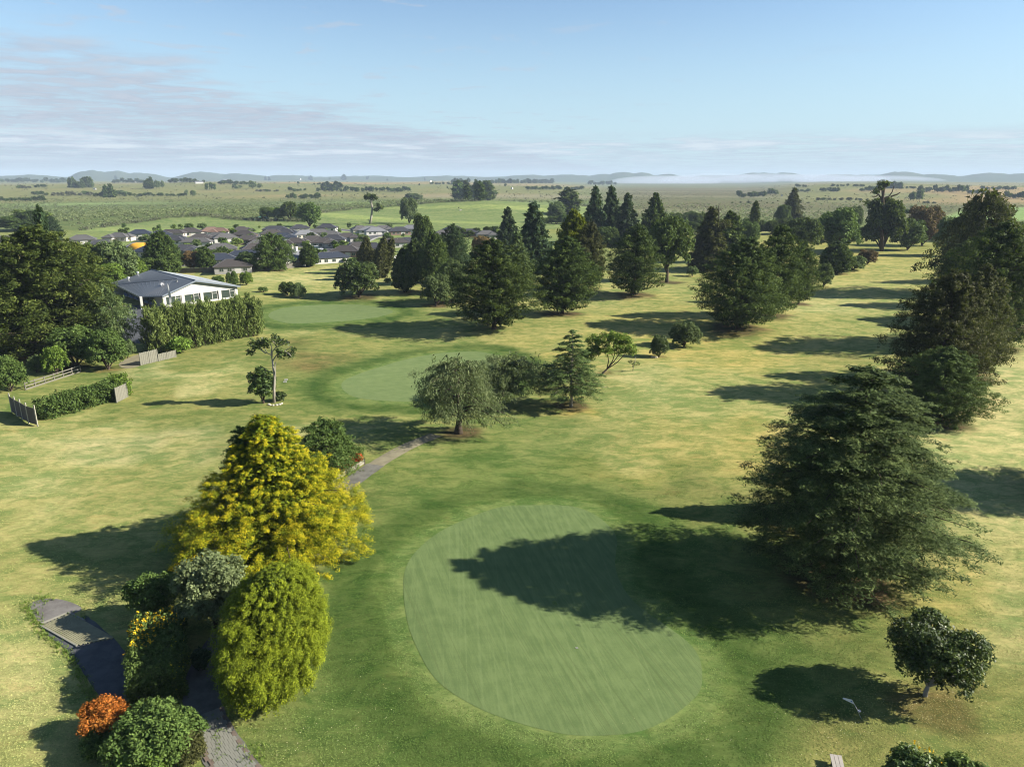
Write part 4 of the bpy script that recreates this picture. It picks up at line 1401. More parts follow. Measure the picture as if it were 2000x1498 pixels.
# the other walls
for a_, b_ in ((Rr, Bk), (Bk, Lc), (Lc + (F1 - F0) * .6, F1 + Vd * 4), (F1 + Vd * 4, F1)):
    d = b_ - a_
    c = (a_ + b_) / 2
    mw.box((c.x, c.y, 1.35), (math.hypot(d.x, d.y), .2, 3.3), math.atan2(d.y, d.x))
wall = mw.build('wall', M_WHITE, club)
for i, u in enumerate((0.75, 5.35, 10.15, 14.95)):
    wfr = MB()
    u1 = u + 3.75
    for (a_, b_, c_, d_) in ((u, u1, .5, .6), (u, u1, 2.52, 2.6), (u, u + .1, .5, 2.6), (u1 - .1, u1, .5, 2.6), (u + 2.35, u + 2.47, .5, 2.6), (u + 2.47, u1, 2.02, 2.1)):
        wallbox(wfr, a_, b_, c_, d_, .12, .05)
    w_ = wfr.build('window', M_WHITE, club)
    for (a_, b_, c_, d_) in ((u + .1, u + 2.35, .6, 2.52), (u + 2.47, u1 - .1, .6, 2.02), (u + 2.47, u1 - .1, 2.1, 2.52)):
        g_ = MB()
        wallbox(g_, a_, b_, c_, d_, .03, .02)
        g_.build('pane', M_GLASS, w_)
# porch: white column, dark glazed front, blue panel wall along the left
pc = rel(at(278, 604))
mb = MB()
mb.box((pc.x, pc.y, 1.35), (.55, .55, 3.3), .7)
mb.build('porch_column', M_WHITE, club)
lw0, lw1 = Lc + (F1 - F0) * .55, F1 + Vd * 4.3 - U * .3
d = lw1 - lw0
for i in range(6):
    t = (i + .5) / 6
    c = lw0.lerp(lw1, t)
    an = math.atan2(d.y, d.x)
    m_ = MB()
    c2 = c - Vector((-math.sin(an), math.cos(an), 0)) * .16
    m_.box((c2.x, c2.y, 1.45), (2.6, .06, 1.4), an)
    m_.build('window', M_GLASS, club)
    m_ = MB()
    m_.box((c2.x, c2.y, .35), (3.0, .08, .7), an)
    m_.build('wall_panel', M_BLUE, club)
# roof fittings
for i, (px, py) in enumerate(((269, 536), (251, 546))):
    p_ = rel(atz(px, py, 5.2 - i * .7))
    mb = MB()
    mb.tube([p_ - Vector((0, 0, .5)), p_ + Vector((0, 0, .35))], [.16, .16], 8)
    mb.tube([p_ + Vector((0, 0, .35)), p_ + Vector((0, 0, .7))], [.38, .3], 10)
    mb.build('roof_vent', M_STEEL, club)
p_ = rel(atz(346, 556, 4.6))
mb = MB()
mb.tube([p_ - Vector((0, 0, .4)), p_ + Vector((0, 0, .9))], [.2, .2], 8)
mb.box((p_.x, p_.y, p_.z + 1.0), (.5, .5, .12))
mb.build('chimney', M_STEEL, club)
p_ = rel(atz(318, 562, 4.0))
mb = MB()
mb.tube([p_ - Vector((0, 0, .4)), p_ + Vector((0, 0, .7))], [.05, .05], 6)
for i in range(8):
    pass
nrm = Vector((.75, -.5, .45)).normalized()
mb.tube([p_ + Vector((0, 0, .7)), p_ + Vector((0, 0, .7)) + nrm * .12, p_ + Vector((0, 0, .7)) + nrm * .3], [.12, .48, .62], 14, False)
mb.tube([p_ + Vector((0, 0, .7)), p_ + Vector((0, 0, .7)) + nrm * .6], [.02, .02], 4)
mb.build('satellite_dish', simple('grey_dish', (.25, .26, .28), .5), club)
p_ = rel(atz(312, 558, 4.3))
mb = MB()
mb.tube([p_ - Vector((0, 0, .5)), p_ + Vector((0, 0, 1.6))], [.03, .02], 5)
for i in range(5):
    mb.tube([p_ + Vector((-.5 + .08 * i, 0, .9 + .14 * i)), p_ + Vector((.5 - .08 * i, 0, .9 + .14 * i))], [.015, .015], 4)
mb.build('aerial', M_STEEL, club)
# a low pile of goods by the column
pile = empty('log_pile', at(289, 600))
tag(pile, 'low pile of cut timber beside the white porch column of the clubhouse', 'wood pile')
for i in range(14):
    mb = MB()
    r_ = np.random.RandomState(i)
    mb.tube([(-1.6 + .5 * (i % 5) + r_.rand() * .2, -.5, .18 + .3 * (i // 5)), (-1.6 + .5 * (i % 5), .5, .18 + .3 * (i // 5))], [.15, .14], 7)
    mb.build('log', simple('cut_log', (.30, .20, .12), .9), pile)
# white feather flag in front of the gable
fl = empty('feather_flag', at(334, 612))
tag(fl, 'tall white feather flag standing before the clubhouse gable', 'flag')
hh = top_height(556, fl.location.x, fl.location.y)
mb = MB()
mb.tube([(0, 0, -.2), (0, 0, hh * .7), (.12, .02, hh)], [.04, .03, .015], 6)
mb.build('pole', M_STEEL, fl)
mb = MB()
n = 9
L_ = [(0.03, .0, hh * .3 + (hh * .7) * i / n) for i in range(n + 1)]
R_ = [(.12 + .42 * math.sin(PI * min(1, (i + 1.2) / n * .9)), .08 * math.sin(i), hh * .3 + (hh * .7) * i / n) for i in range(n + 1)]
mb.add(L_ + R_ + [(x, y + .02, z) for x, y, z in L_ + R_], [(i, i + n + 1, i + n + 2, i + 1) for i in range(n)] + [(i + 2 * n + 2, i + 2 * n + 3, i + 3 * n + 4, i + 3 * n + 3) for i in range(n)])
mb.build('banner', simple('white_cloth', (.78, .78, .76), .8), fl)

# ------------------------------------------------------------------ HOUSES of the estate
HW = simple('house_wall', (.55, .50, .42), .8, 0, .1, 1.0)
HWALL = [HW, simple('house_wall_white', (.56, .55, .51), .8, 0, .06, 1.0), simple('house_wall_brick', (.26, .17, .13), .9, 0, .15, 3.0), simple('house_wall_grey', (.36, .35, .33), .8, 0, .08, 1.0)]
HROOF = {'dark brown': simple('roof_dark_brown', (.055, .048, .045), .7, 0, .12, 2.0), 'dark grey': simple('roof_dark_grey', (.045, .046, .053), .6, 0, .12, 2.0),
         'mid grey': simple('roof_mid_grey', (.095, .092, .09), .7, 0, .12, 2.0), 'blue grey': simple('roof_blue_grey', (.033, .040, .056), .5, 0, .1, 2.0),
         'pale grey': simple('roof_pale_grey', (.17, .175, .185), .6, 0, .1, 2.0), 'red brown': simple('roof_red_brown', (.16, .10, .075), .8, 0, .15, 2.0)}
M_GAR = simple('garage_door_paint', (.60, .58, .53), .7)


def hip(mb, cx_, cy_, w, d, z, rise, th=.22):
    """hip roof with an eave edge, ridge along the longer side"""
    hw, hd = w / 2, d / 2
    if w >= d:
        r1, r2 = (cx_ - (hw - hd), cy_, z + rise), (cx_ + (hw - hd), cy_, z + rise)
    else:
        r1, r2 = (cx_, cy_ - (hd - hw), z + rise), (cx_, cy_ + (hd - hw), z + rise)
    c = [(cx_ - hw, cy_ - hd, z), (cx_ + hw, cy_ - hd, z), (cx_ + hw, cy_ + hd, z), (cx_ - hw, cy_ + hd, z)]
    lo = [(a_, b_, z - th) for a_, b_, _ in c]
    if w >= d:
        fs_ = [(0, 1, 5, 4), (1, 2, 5), (2, 3, 4, 5), (3, 0, 4)]
    else:
        fs_ = [(0, 1, 4), (1, 2, 5, 4), (2, 3, 5), (3, 0, 4, 5)]
    mb.add(c + [r1, r2] + lo, fs_ + [(0, 6, 7, 1), (1, 7, 8, 2), (2, 8, 9, 3), (3, 9, 6, 0), (9, 8, 7, 6)])
    return r1, r2, c


def make_house(kind):
    root = empty('house', (0, 0, 0))
    wm, rm, ridge = MB(), MB(), MB()

    def vol(cx_, cy_, w, d, h=2.5, rise=None):
        wm.box((cx_, cy_, h / 2 - .15), (w, d, h + .1))
        r1, r2, c = hip(rm, cx_, cy_, w + 1.2, d + 1.2, h + .15, rise or min(w, d) * .21 + .35)
        ridge.tube([Vector(r1) + Vector((0, 0, .04)), Vector(r2) + Vector((0, 0, .04))], [.10, .10], 5)
        for cc_, rr_ in (((c[0]), r1), (c[3], r1 if w >= d else r2), (c[1], r2 if w >= d else r1), (c[2], r2)):
            ridge.tube([Vector(cc_) + Vector((0, 0, .03)), Vector(rr_) + Vector((0, 0, .04))], [.08, .08], 4)
    if kind == 0:
        vol(0, 0, 16, 10)
        win = [(-5, -5.03), (-1.5, -5.03), (5.2, -5.03)]
        gar = (2, -5.04)
    elif kind == 1:
        vol(0, 0, 15, 9)
        vol(4.2, -5.2, 6.2, 8, 2.46)
        win = [(-5.2, -4.53), (-1.8, -4.53), (4.2, -9.23)]
        gar = None
    elif kind == 2:
        vol(0, 0, 14, 9.5)
        vol(-4.0, -5.0, 6.4, 8.4, 2.46)
        vol(5.4, 4.0, 5.6, 8, 2.43)
        win = [(1, -4.78), (4.5, -4.78)]
        gar = (-4, -9.24)
    else:
        vol(0, 0, 18, 8.5)
        vol(-3.5, 4.6, 7, 7, 2.46)
        win = [(-6.5, -4.28), (-3, -4.28), (1, -4.28)]
        gar = (5.8, -4.3)
    wm.build('wall', HW, root)
    rf = rm.build('roof', HROOF['dark grey'], root)
    ridge.build('ridge_cap', simple('ridge_cap', (.10, .10, .105), .6), rf)
    vent = MB()
    vent.tube([(1.3, -1.0, 3.4), (1.3, -1.0, 4.6)], [.07, .07], 6)
    vent.build('flue', M_STEEL, rf)
    for (a_, b_) in win:
        f_ = MB()
        for (x_, z_, w_, h_) in ((0, .62, 1.9, .08), (0, -.62, 1.9, .08), (-.91, 0, .08, 1.16), (.91, 0, .08, 1.16), (0, 0, .06, 1.16)):
            f_.box((a_ + x_, b_, 1.4 + z_), (w_, .1, h_))
        w_ = f_.build('window', M_WHITE, root)
        g_ = MB()
        g_.box((a_, b_ + .01, 1.4), (1.76, .05, 1.16))
        g_.build('pane', M_GLASS, w_)
    xs_ = 7.5 if kind in (1,) else (8 if kind == 0 else (7 if kind == 2 else 9))
    f_ = MB()
    f_.box((xs_ + .03, -.6, 1.4), (.06, 2.2, 1.3))
    f_.build('window', M_GLASS, root)
    if gar:
        g_ = MB()
        g_.box((gar[0], gar[1], 1.08), (2.9, .08, 2.1))
        for i in range(4):
            g_.box((gar[0], gar[1] - .05, .45 + i * .5), (2.8, .03, .03))
        g_.build('garage_door', M_GAR, root)
    return root


HOUSES = [  # roof centre column, row, width, roof, wall, plan, turn
    (159, 462, 34, 'mid grey', 0, 0, 10), (196, 471, 34, 'dark grey', 2, 1, 20), (231, 457, 44, 'mid grey', 0, 2, -10), (273, 451, 42, 'blue grey', 1, 0, 5),
    (314, 453, 34, 'blue grey', 0, 1, 15), (336, 450, 40, 'dark brown', 0, 3, -6), (371, 448, 38, 'dark brown', 0, 0, 8), (345, 462, 34, 'dark grey', 1, 1, -15),
    (412, 446, 26, 'red brown', 1, 0, 20), (430, 447, 24, 'red brown', 1, 2, -8), (392, 459, 42, 'dark brown', 2, 1, 5), (425, 457, 40, 'mid grey', 1, 0, -12),
    (268, 477, 42, 'pale grey', 1, 2, 12), (292, 484, 30, 'blue grey', 0, 0, -20), (362, 482, 40, 'dark grey', 3, 1, 0), (432, 481, 46, 'mid grey', 0, 0, 8),
    (390, 497, 40, 'dark brown', 3, 2, -5), (384, 466, 46, 'mid grey', 1, 3, -6),
    (471, 445, 38, 'dark brown', 0, 2, 10), (477, 453, 42, 'dark brown', 2, 0, -12), (487, 462, 54, 'dark brown', 2, 1, 0), (440, 459, 30, 'mid grey', 1, 0, 18),
    (537, 443, 48, 'dark grey', 2, 3, -4), (530, 451, 44, 'dark brown', 0, 0, 12), (556, 449, 40, 'dark grey', 1, 2, -10), (552, 457, 54, 'blue grey', 1, 1, 3),
    (584, 441, 36, 'dark grey', 1, 2, 6), (638, 440, 38, 'dark grey', 1, 0, -10), (594, 452, 34, 'pale grey', 0, 0, 20), (621, 449, 44, 'mid grey', 1, 3, 4), (646, 453, 40, 'mid grey', 0, 1, -8),
    (513, 469, 50, 'mid grey', 0, 3, 4), (577, 467, 46, 'dark brown', 3, 2, -6), (611, 464, 44, 'dark brown', 0, 0, 6), (632, 467, 40, 'dark brown', 0, 1, -4),
    (500, 480, 34, 'dark brown', 0, 0, 15), (478, 490, 64, 'blue grey', 3, 3, 5), (455, 512, 44, 'dark brown', 3, 0, 6), (428, 500, 34, 'blue grey', 1, 0, 12),
    (678, 457, 40, 'dark brown', 1, 1, 6), (650, 462, 34, 'dark grey', 0, 0, -8), (703, 443, 34, 'mid grey', 0, 2, 12), (722, 444, 34, 'pale grey', 1, 0, -6), (748, 442, 32, 'mid grey', 1, 1, 5),
    (733, 446, 28, 'pale grey', 1, 0, 10), (780, 446, 32, 'dark grey', 2, 0, 4), (803, 442, 28, 'pale grey', 1, 0, -10), (643, 496, 74, 'blue grey', 1, 3, 20),
    (676, 484, 44, 'dark brown', 2, 0, -14), (700, 476, 44, 'dark brown', 0, 1, 8), (727, 478, 40, 'dark grey', 0, 2, -4), (772, 467, 52, 'dark brown', 1, 3, 2), (797, 466, 40, 'dark grey', 1, 1, 10),
    (886, 444, 40, 'dark grey', 0, 0, 6), (918, 449, 40, 'dark grey', 2, 3, -8), (868, 452, 30, 'mid grey', 1, 0, 0), (12, 464, 50, 'mid grey', 0, 0, 5), (950, 452, 34, 'mid grey', 0, 1, -4),
]
ORD = ['first', 'second', 'third', 'fourth', 'fifth', 'sixth', 'seventh', 'eighth', 'ninth', 'tenth', 'eleventh', 'twelfth', 'thirteenth', 'fourteenth', 'fifteenth', 'sixteenth',
       'seventeenth', 'eighteenth', 'nineteenth', 'twentieth', 'twenty-first', 'twenty-second', 'twenty-third', 'twenty-fourth', 'twenty-fifth', 'twenty-sixth']
rows = [[], [], [], []]
for h_ in HOUSES:
    rows[0 if h_[1] < 448 else 1 if h_[1] < 460 else 2 if h_[1] < 475 else 3].append(h_)
RN = ['row along the meadow', 'second row below meadow', 'third row below meadow', 'rows nearest golf course']
protos = {}
HSITES = []
HN = []
WC = ['beige', 'white', 'brick', 'grey']
for ri, rw in enumerate(rows):
    rw.sort()
    for oi, (px, py, w, rc, wc, plan, turn) in enumerate(rw):
        x, y, _ = atz(px, py, 3.6)
        z = float(hgt(x, y))
        if plan not in protos:
            o = protos[plan] = make_house(plan)
        else:
            o = copy_tree(protos[plan])
        d_ = y * cosP + 26 * sinP
        wid = w * d_ / FPX
        nat = (17.2, 16.2, 16.5, 19.2)[plan]
        s_ = min(max(wid / nat, .72), 1.25)
        o.scale = (s_, s_ * .92, min(max(s_, .85), 1.08))
        o.location = (x, y, z)
        o.rotation_euler = (0, 0, math.radians(turn + 12))
        for ch in o.children:
            if ch.name.startswith('roof'):
                ch.material_slots[0].link = 'OBJECT'
                ch.material_slots[0].material = HROOF[rc]
            if ch.name.startswith('wall'):
                ch.material_slots[0].link = 'OBJECT'
                ch.material_slots[0].material = HWALL[wc]
        tag(o, '%s roofed %s house, %s from left in the %s' % (rc, WC[wc], ORD[oi], RN[ri]), 'house', 'houses of the estate')
        HSITES.append((x, y))
        HN.append('%s house from left in the %s' % (ORD[oi], RN[ri]))

# white walled house with a chimney and a plain gable by the golf fence
gh = empty('house', at(575, 519), math.radians(58))
tag(gh, 'white gabled house with pale roof and white chimney by the paling fence', 'house', 'houses of the estate')
mb = MB()
P = [(-7, -4, -.2), (7, -4, -.2), (7, 4, -.2), (-7, 4, -.2), (-7, -4, 2.9), (7, -4, 2.9), (7, 4, 2.9), (-7, 4, 2.9), (-7, 0, 4.9), (7, 0, 4.9)]
mb.add(P, [(0, 1, 5, 4), (2, 3, 7, 6), (1, 2, 6, 9, 5), (3, 0, 4, 8, 7), (0, 3, 2, 1)])
mb.build('wall', HWALL[1], gh)
mb = MB()
for sg in (-1, 1):
    mb.add([(-7.5, 0, 5.05), (7.5, 0, 5.05), (7.5, sg * 4.6, 2.78), (-7.5, sg * 4.6, 2.78), (-7.5, 0, 4.93), (7.5, 0, 4.93), (7.5, sg * 4.6, 2.66), (-7.5, sg * 4.6, 2.66)],
           [(0, 1, 2, 3), (7, 6, 5, 4), (3, 2, 6, 7), (0, 3, 7, 4), (1, 5, 6, 2)])
rf = mb.build('roof', HROOF['pale grey'], gh)
mb = MB()
mb.box((2.5, 1.2, 5.0), (.9, .7, 2.6))
mb.box((2.5, 1.2, 6.35), (1.05, .85, .15))
mb.build('chimney', HWALL[1], rf)
for u in (-3.5, 0, 3.5):
    mb = MB()
    mb.box((u, -4.03, 1.5), (1.6, .06, 1.2))
    mb.build('window', M_GLASS, gh)
HSITES.append(tuple(gh.location[:2]))

# shrubs and small trees in the gardens
USED = set()
r_ = np.random.RandomState(11)
k = 0
tries = 0
while k < 120 and tries < 5000:
    tries += 1
    px, py = r_.uniform(240, 870), 446 + 72 * r_.rand() ** 1.1
    if py > 505 + (px - 600) * -.06 or (px > 830 and py > 460):
        continue
    x, y, _ = at(px, py)
    if min(math.hypot(x - a_, y - b_) for a_, b_ in HSITES) < 8.6:
        continue
    hh = r_.uniform(1.8, 4.6)
    ci = r_.randint(0, 6)
    near_ = int(np.argmin([math.hypot(x - a_, y - b_) for a_, b_ in HSITES]))
    lb_ = '%s %s shrub by the %s' % ('tall' if hh > 3.4 else 'low' if hh < 2.6 else 'middling', ['green', 'bright', 'grey', 'dark', 'deep green', 'olive'][ci], HN[near_] if near_ < len(HN) else 'white chimneyed house by the paling fence')
    if lb_ in USED:
        continue
    USED.add(lb_)
    k += 1
    simple_tree('far_round', r_.randint(0, 4), ['green', 'bright', 'grey', 'dark', 'green', 'hedge'][ci], x, y, hh, hh * r_.uniform(.4, .75),
                lb_, 'shrub', 'garden_shrub', 'garden shrubs between the houses')

# garden fences
M_FENCE = simple('pale_board_fence', (.50, .44, .34), .9, 0, .12, 2.0)


def fence_line(name, pts, h, mat, label, cat='fence', group=None, panel=2.4, boards=False, gap=.02, post_mat=None, posth=.1, partname='panel'):
    wp = [np.array(at(*p)[:2]) for p in pts]
    root = empty(name, (wp[0][0], wp[0][1], float(hgt(*wp[0]))))
    tag(root, label, cat, group)
    O_ = root.location
    for a_, b_ in zip(wp[:-1], wp[1:]):
        L_ = np.linalg.norm(b_ - a_)
        n = max(1, round(L_ / panel))
        an = math.atan2(b_[1] - a_[1], b_[0] - a_[0])
        for i in range(n):
            c = a_ + (b_ - a_) * (i + .5) / n
            z = float(hgt(*c)) - O_.z
            if boards:
                nb_ = max(3, int(L_ / n / .3))
                for j in range(nb_):
                    cc_ = a_ + (b_ - a_) * (i + (j + .5) / nb_) / n
                    mb = MB()
                    mb.box((cc_[0] - O_.x, cc_[1] - O_.y, z + h / 2 + .03 * math.sin(j * 7 + i)), (L_ / n / nb_ * .9, .03, h), an)
                    mb.build('board', mat, root)
            else:
                mb = MB()
                mb.box((c[0] - O_.x, c[1] - O_.y, z + h / 2), (L_ / n - gap, .04, h), an)
                for j in range(int(L_ / n / .3)):
                    cc_ = a_ + (b_ - a_) * (i + (j + .5) / int(L_ / n / .3)) / n
                    mb.box((cc_[0] - O_.x, cc_[1] - O_.y, z + h / 2 + .01), (.14, .07, h + .02), an)
                mb.build(partname, mat, root)
        for i in range(n + 1):
            c = a_ + (b_ - a_) * i / n
            mb = MB()
            mb.box((c[0] - O_.x, c[1] - O_.y, float(hgt(*c)) - O_.z + (h + posth) / 2 - .05), (.11, .13, h + posth + .1), an)
            mb.build('post', post_mat or mat, root)
    return root


fence_line('paling_fence', [(349, 534), (420, 533), (500, 528), (560, 525), (592, 521)], 1.7, M_TIMBER, 'long weathered paling fence between the golf course and the houses', 'fence')
fence_line('garden_fence', [(459, 474), (486, 470)], 1.8, M_FENCE, 'pale board garden fence below the brick walled house with the widest brown roof', 'fence', panel=2.2)
fence_line('garden_fence', [(548, 463), (585, 461)], 1.8, M_FENCE, 'pale board garden fence below the wide blue grey roof', 'fence', panel=2.2)
fence_line('garden_fence', [(766, 509), (786, 497)], 1.1, M_WHITE, 'low white fence beside the lawn right of the leaning dark columns', 'fence', panel=2.2)
fence_line('board_fence', [(275, 714), (293, 710), (309, 706)], 2.1, simple('silvered_board', (.18, .175, .135), .9, 0, .25, 3), 'tall pale board fence at the opening beside the tall hedge', 'fence', boards=True)
fence_line('board_fence', [(310, 706), (327, 702), (344, 698)], 1.25, simple('silvered_board', (.52, .50, .42)), 'lower pale board fence continuing right of the tall one', 'fence', boards=True)
# post and rail fence
A_, B_ = np.array(at(50, 762)[:2]), np.array(at(158, 727)[:2])
root = empty('rail_fence', (A_[0], A_[1], float(hgt(*A_))))
tag(root, 'low post and rail fence in front of the dark wood', 'fence')
d = B_ - A_
L_ = np.linalg.norm(d)
an = math.atan2(d[1], d[0])
for i in range(7):
    c = d * i / 6
    MBx = MB().box((c[0], c[1], .55), (.12, .12, 1.3), an)
    MBx.build('post', M_TIMBER, root)
for i in range(3):
    c0_ = d * (i + .5) / 3
    for zz_, hh_ in ((1.05, .14), (.6, .14), (.12, .22)):
        c1_ = c0_ - np.array([-math.sin(an), math.cos(an)]) * .09
        MB().box((c1_[0], c1_[1], zz_), (L_ / 3 - .02, .05, hh_), an).build('rail', M_TIMBER, root)
# screen fence at the left: four pale posts with dark mesh between
wp = [np.array(at(*p)[:2]) for p in ((24, 806), (34, 813), (45, 820), (57, 828), (74, 834))]
root = empty('screen_fence', (wp[0][0], wp[0][1], float(hgt(*wp[0]))))
tag(root, 'dark mesh screen fence with pale tipped posts at the left end of the clipped hedge', 'fence')
M_MESH = simple('shade_mesh', (.11, .095, .08), .95)
for i, w_ in enumerate(wp):
    c = w_ - wp[0]
    MB().box((c[0], c[1], 1.25), (.12, .12, 2.9)).build('post', simple('pale_post', (.36, .34, .27), .8), root)
    if i < 4:
        c2 = (wp[i] + wp[i + 1]) / 2 - wp[0]
        dd = wp[i + 1] - wp[i]
        MB().box((c2[0], c2[1], 1.15), (np.linalg.norm(dd) - .13, .04, 2.2), math.atan2(dd[1], dd[0])).build('mesh_panel', M_MESH, root)
# low rail beside the path
wp = [np.array(at(*p)[:2]) for p in ((648, 946), (657, 941), (676, 929), (695, 918), (712, 908))]
root = empty('path_rail', (wp[0][0], wp[0][1], float(hgt(*wp[0]))))
tag(root, 'knee high pale rail on dark posts along the path behind the golden tree', 'fence')
for i, w_ in enumerate(wp):
    c = w_ - wp[0]
    if i:
        MB().box((c[0], c[1], .27), (.16, .16, .74), .4).build('post', M_TIMD, root)
    if i < 4:
        c2 = (wp[i] + wp[i + 1]) / 2 - wp[0]
        dd = wp[i + 1] - wp[i]
        for zz_ in (.18, .44):
            MB().box((c2[0], c2[1], zz_), (np.linalg.norm(dd) - .17, .09, .17), math.atan2(dd[1], dd[0])).build('rail', simple('pale_rail', (.30, .28, .21), .85), root)
fence_line('grey_fence', [(228, 788), (250, 776)], 2.1, simple('silvered_board', (.52, .50, .42)), 'short pale mesh fence at the right end of the clipped hedge', 'fence', panel=2.0)

# ------------------------------------------------------------------ cars, sheds, farm buildings, cows, canopy
def make_car(col, hgt_=1.45, L_=4.4):
    root = empty('car', (0, 0, 0))
    hw = .86
    prof = [(-L_ / 2, .35), (-L_ / 2, .8), (-L_ / 2 + .25, .95), (L_ * .18, .95), (L_ / 2 - .15, .82), (L_ / 2, .6), (L_ / 2, .35)]
    mb = MB()
    n = len(prof)
    mb.add([(x, -hw, z) for x, z in prof] + [(x, hw, z) for x, z in prof], [tuple(range(n)), tuple(range(2 * n - 1, n - 1, -1))] + [(i, (i + n), (i + 1) % n + n, (i + 1) % n) for i in range(n)])
    mb.build('body', col, root)
    cab = [(-L_ * .42, .95), (-L_ * .34, hgt_), (L_ * .05, hgt_), (L_ * .22, .95)]
    mb = MB()
    mb.add([(x, -hw * (.96 if z < 1 else .8), z) for x, z in cab] + [(x, hw * (.96 if z < 1 else .8), z) for x, z in cab], [(0, 1, 2, 3), (7, 6, 5, 4), (0, 4, 5, 1), (2, 6, 7, 3)])
    mb.build('windows', M_GLASS, root)
    mb = MB()
    mb.box((-L_ * .145, 0, hgt_ + .02), (L_ * .38, hw * 1.62, .05))
    mb.build('car_roof', col, root)
    for sx in (-1, 1):
        for sy in (-1, 1):
            mb = MB()
            mb.tube([(sx * L_ * .3, sy * (hw - .1), .33), (sx * L_ * .3, sy * (hw + .06), .33)], [.33, .33], 12)
            w_ = mb.build('wheel', simple('tyre', (.02, .02, .02), .8), root)
            mb = MB()
            mb.tube([(sx * L_ * .3, sy * (hw + .05), .33), (sx * L_ * .3, sy * (hw + .075), .33)], [.19, .19], 10)
            mb.build('rim', M_STEEL, w_)
    return root


for (px, py, col, hgt2, L_, an, lab) in ((621, 490, ('car_white', (.65, .68, .72)), 1.9, 4.8, 20, 'white van parked on the estate street'),
                                         (592, 507, ('car_silver', (.75, .77, .8)), 1.4, 4.3, 30, 'silver car beside the white chimneyed house'),
                                         (741, 458, ('car_dark', (.03, .035, .05)), 1.5, 4.6, 5, 'dark blue car parked below the row of pale roofs'),
                                         (256, 463, ('car_black', (.04, .04, .045)), 1.5, 4.4, -20, 'black car in front of the leftmost blue grey roof')):
    o = make_car(simple(col[0], col[1], .3, 0, .02, 1, 0, .6), hgt2, L_)
    o.location = at(px, py)
    o.location.z += .12
    o.rotation_euler = (0, 0, math.radians(an))
    tag(o, lab, 'car', 'cars parked in the estate')

M_GREENP = simple('green_sheeting', (.06, .24, .17), .5)
for i, (px, lab) in enumerate(((507, 'left one of two small green arched sheds in the meadow'), (517, 'right one of two small green arched sheds in the meadow'))):
    x, y, z = at(px, 431)
    root = empty('shed', (x, y, z))
    tag(root, lab, 'shed', 'green sheds in the meadow')
    mb = MB()
    n = 8
    A = [(3.0 * -math.cos(PI * k / n), -2.4, .2 + 2.6 * math.sin(PI * k / n)) for k in range(n + 1)]
    B = [(a_[0], 2.4, a_[2]) for a_ in A]
    mb.add(A + B, [(k, k + 1, k + n + 2, k + n + 1) for k in range(n)])
    mb.add([(a_[0] * .96, a_[1], a_[2] * .96) for a_ in A + B], [(k + n + 1, k + n + 2, k + 1, k) for k in range(n)])
    mb.build('roof', M_GREENP, root)
    MB().box((0, 2.3, 1.0), (5.4, .06, 2.0)).build('wall', M_GREENP, root)
    for sx in (-1, 1):
        MB().box((sx * 2.9, -2.3, .5), (.12, .12, 1.2)).build('post', M_WHITE, root)
fence_line('yard_fence', [(474, 430), (500, 430)], 1.3, M_TIMBER, 'low grey yard rails beside the green sheds', 'fence', panel=4)

for i, (px, py, w_, lab) in enumerate(((185, 371, 5, 'tiny white hut on the far pasture behind the poplars'), (265, 357, 5, 'tiny white farmhouse among dark trees on the left skyline'),
                                       (270, 355, 5, 'tiny pale farmhouse with a pinkish roof on the left skyline'), (389, 359, 14, 'long pale farmhouse left of the tall orchard trees on the skyline'),
                                       (441, 355, 13, 'white barn among dark trees on the skyline'), (841, 356, 4, 'tiny white building on the skyline before the big pines'),
                                       (1000, 370, 5, 'small white shed on the brown pasture right of the big pines'), (1527, 384, 4, 'tiny white trough on the right hand pasture'),
                                       (586, 352, 6, 'tiny white cottage on the skyline above the brown field'))):
    x, y, z = at(px, py)
    root = empty('farm_building', (x, y, z), .2 * i)
    tag(root, lab, 'farm building', 'white farm buildings far off')
    d_ = y / FPX
    w__, h__ = w_ * d_, max(3, 3.0 * d_)
    MB().box((0, 0, h__ / 2 - .3), (w__, w__ * .5, h__)).build('wall', HWALL[1], root)
    mb = MB()
    mb.add([(-w__ * .52, -w__ * .28, h__ - .3), (w__ * .52, -w__ * .28, h__ - .3), (w__ * .52, w__ * .28, h__ - .3), (-w__ * .52, w__ * .28, h__ - .3), (-w__ * .52, 0, h__ + w__ * .12), (w__ * .52, 0, h__ + w__ * .12)],
           [(0, 1, 5, 4), (2, 3, 4, 5), (0, 4, 3), (1, 2, 5), (3, 2, 1, 0)])
    mb.build('roof', HROOF['pale grey'], root)

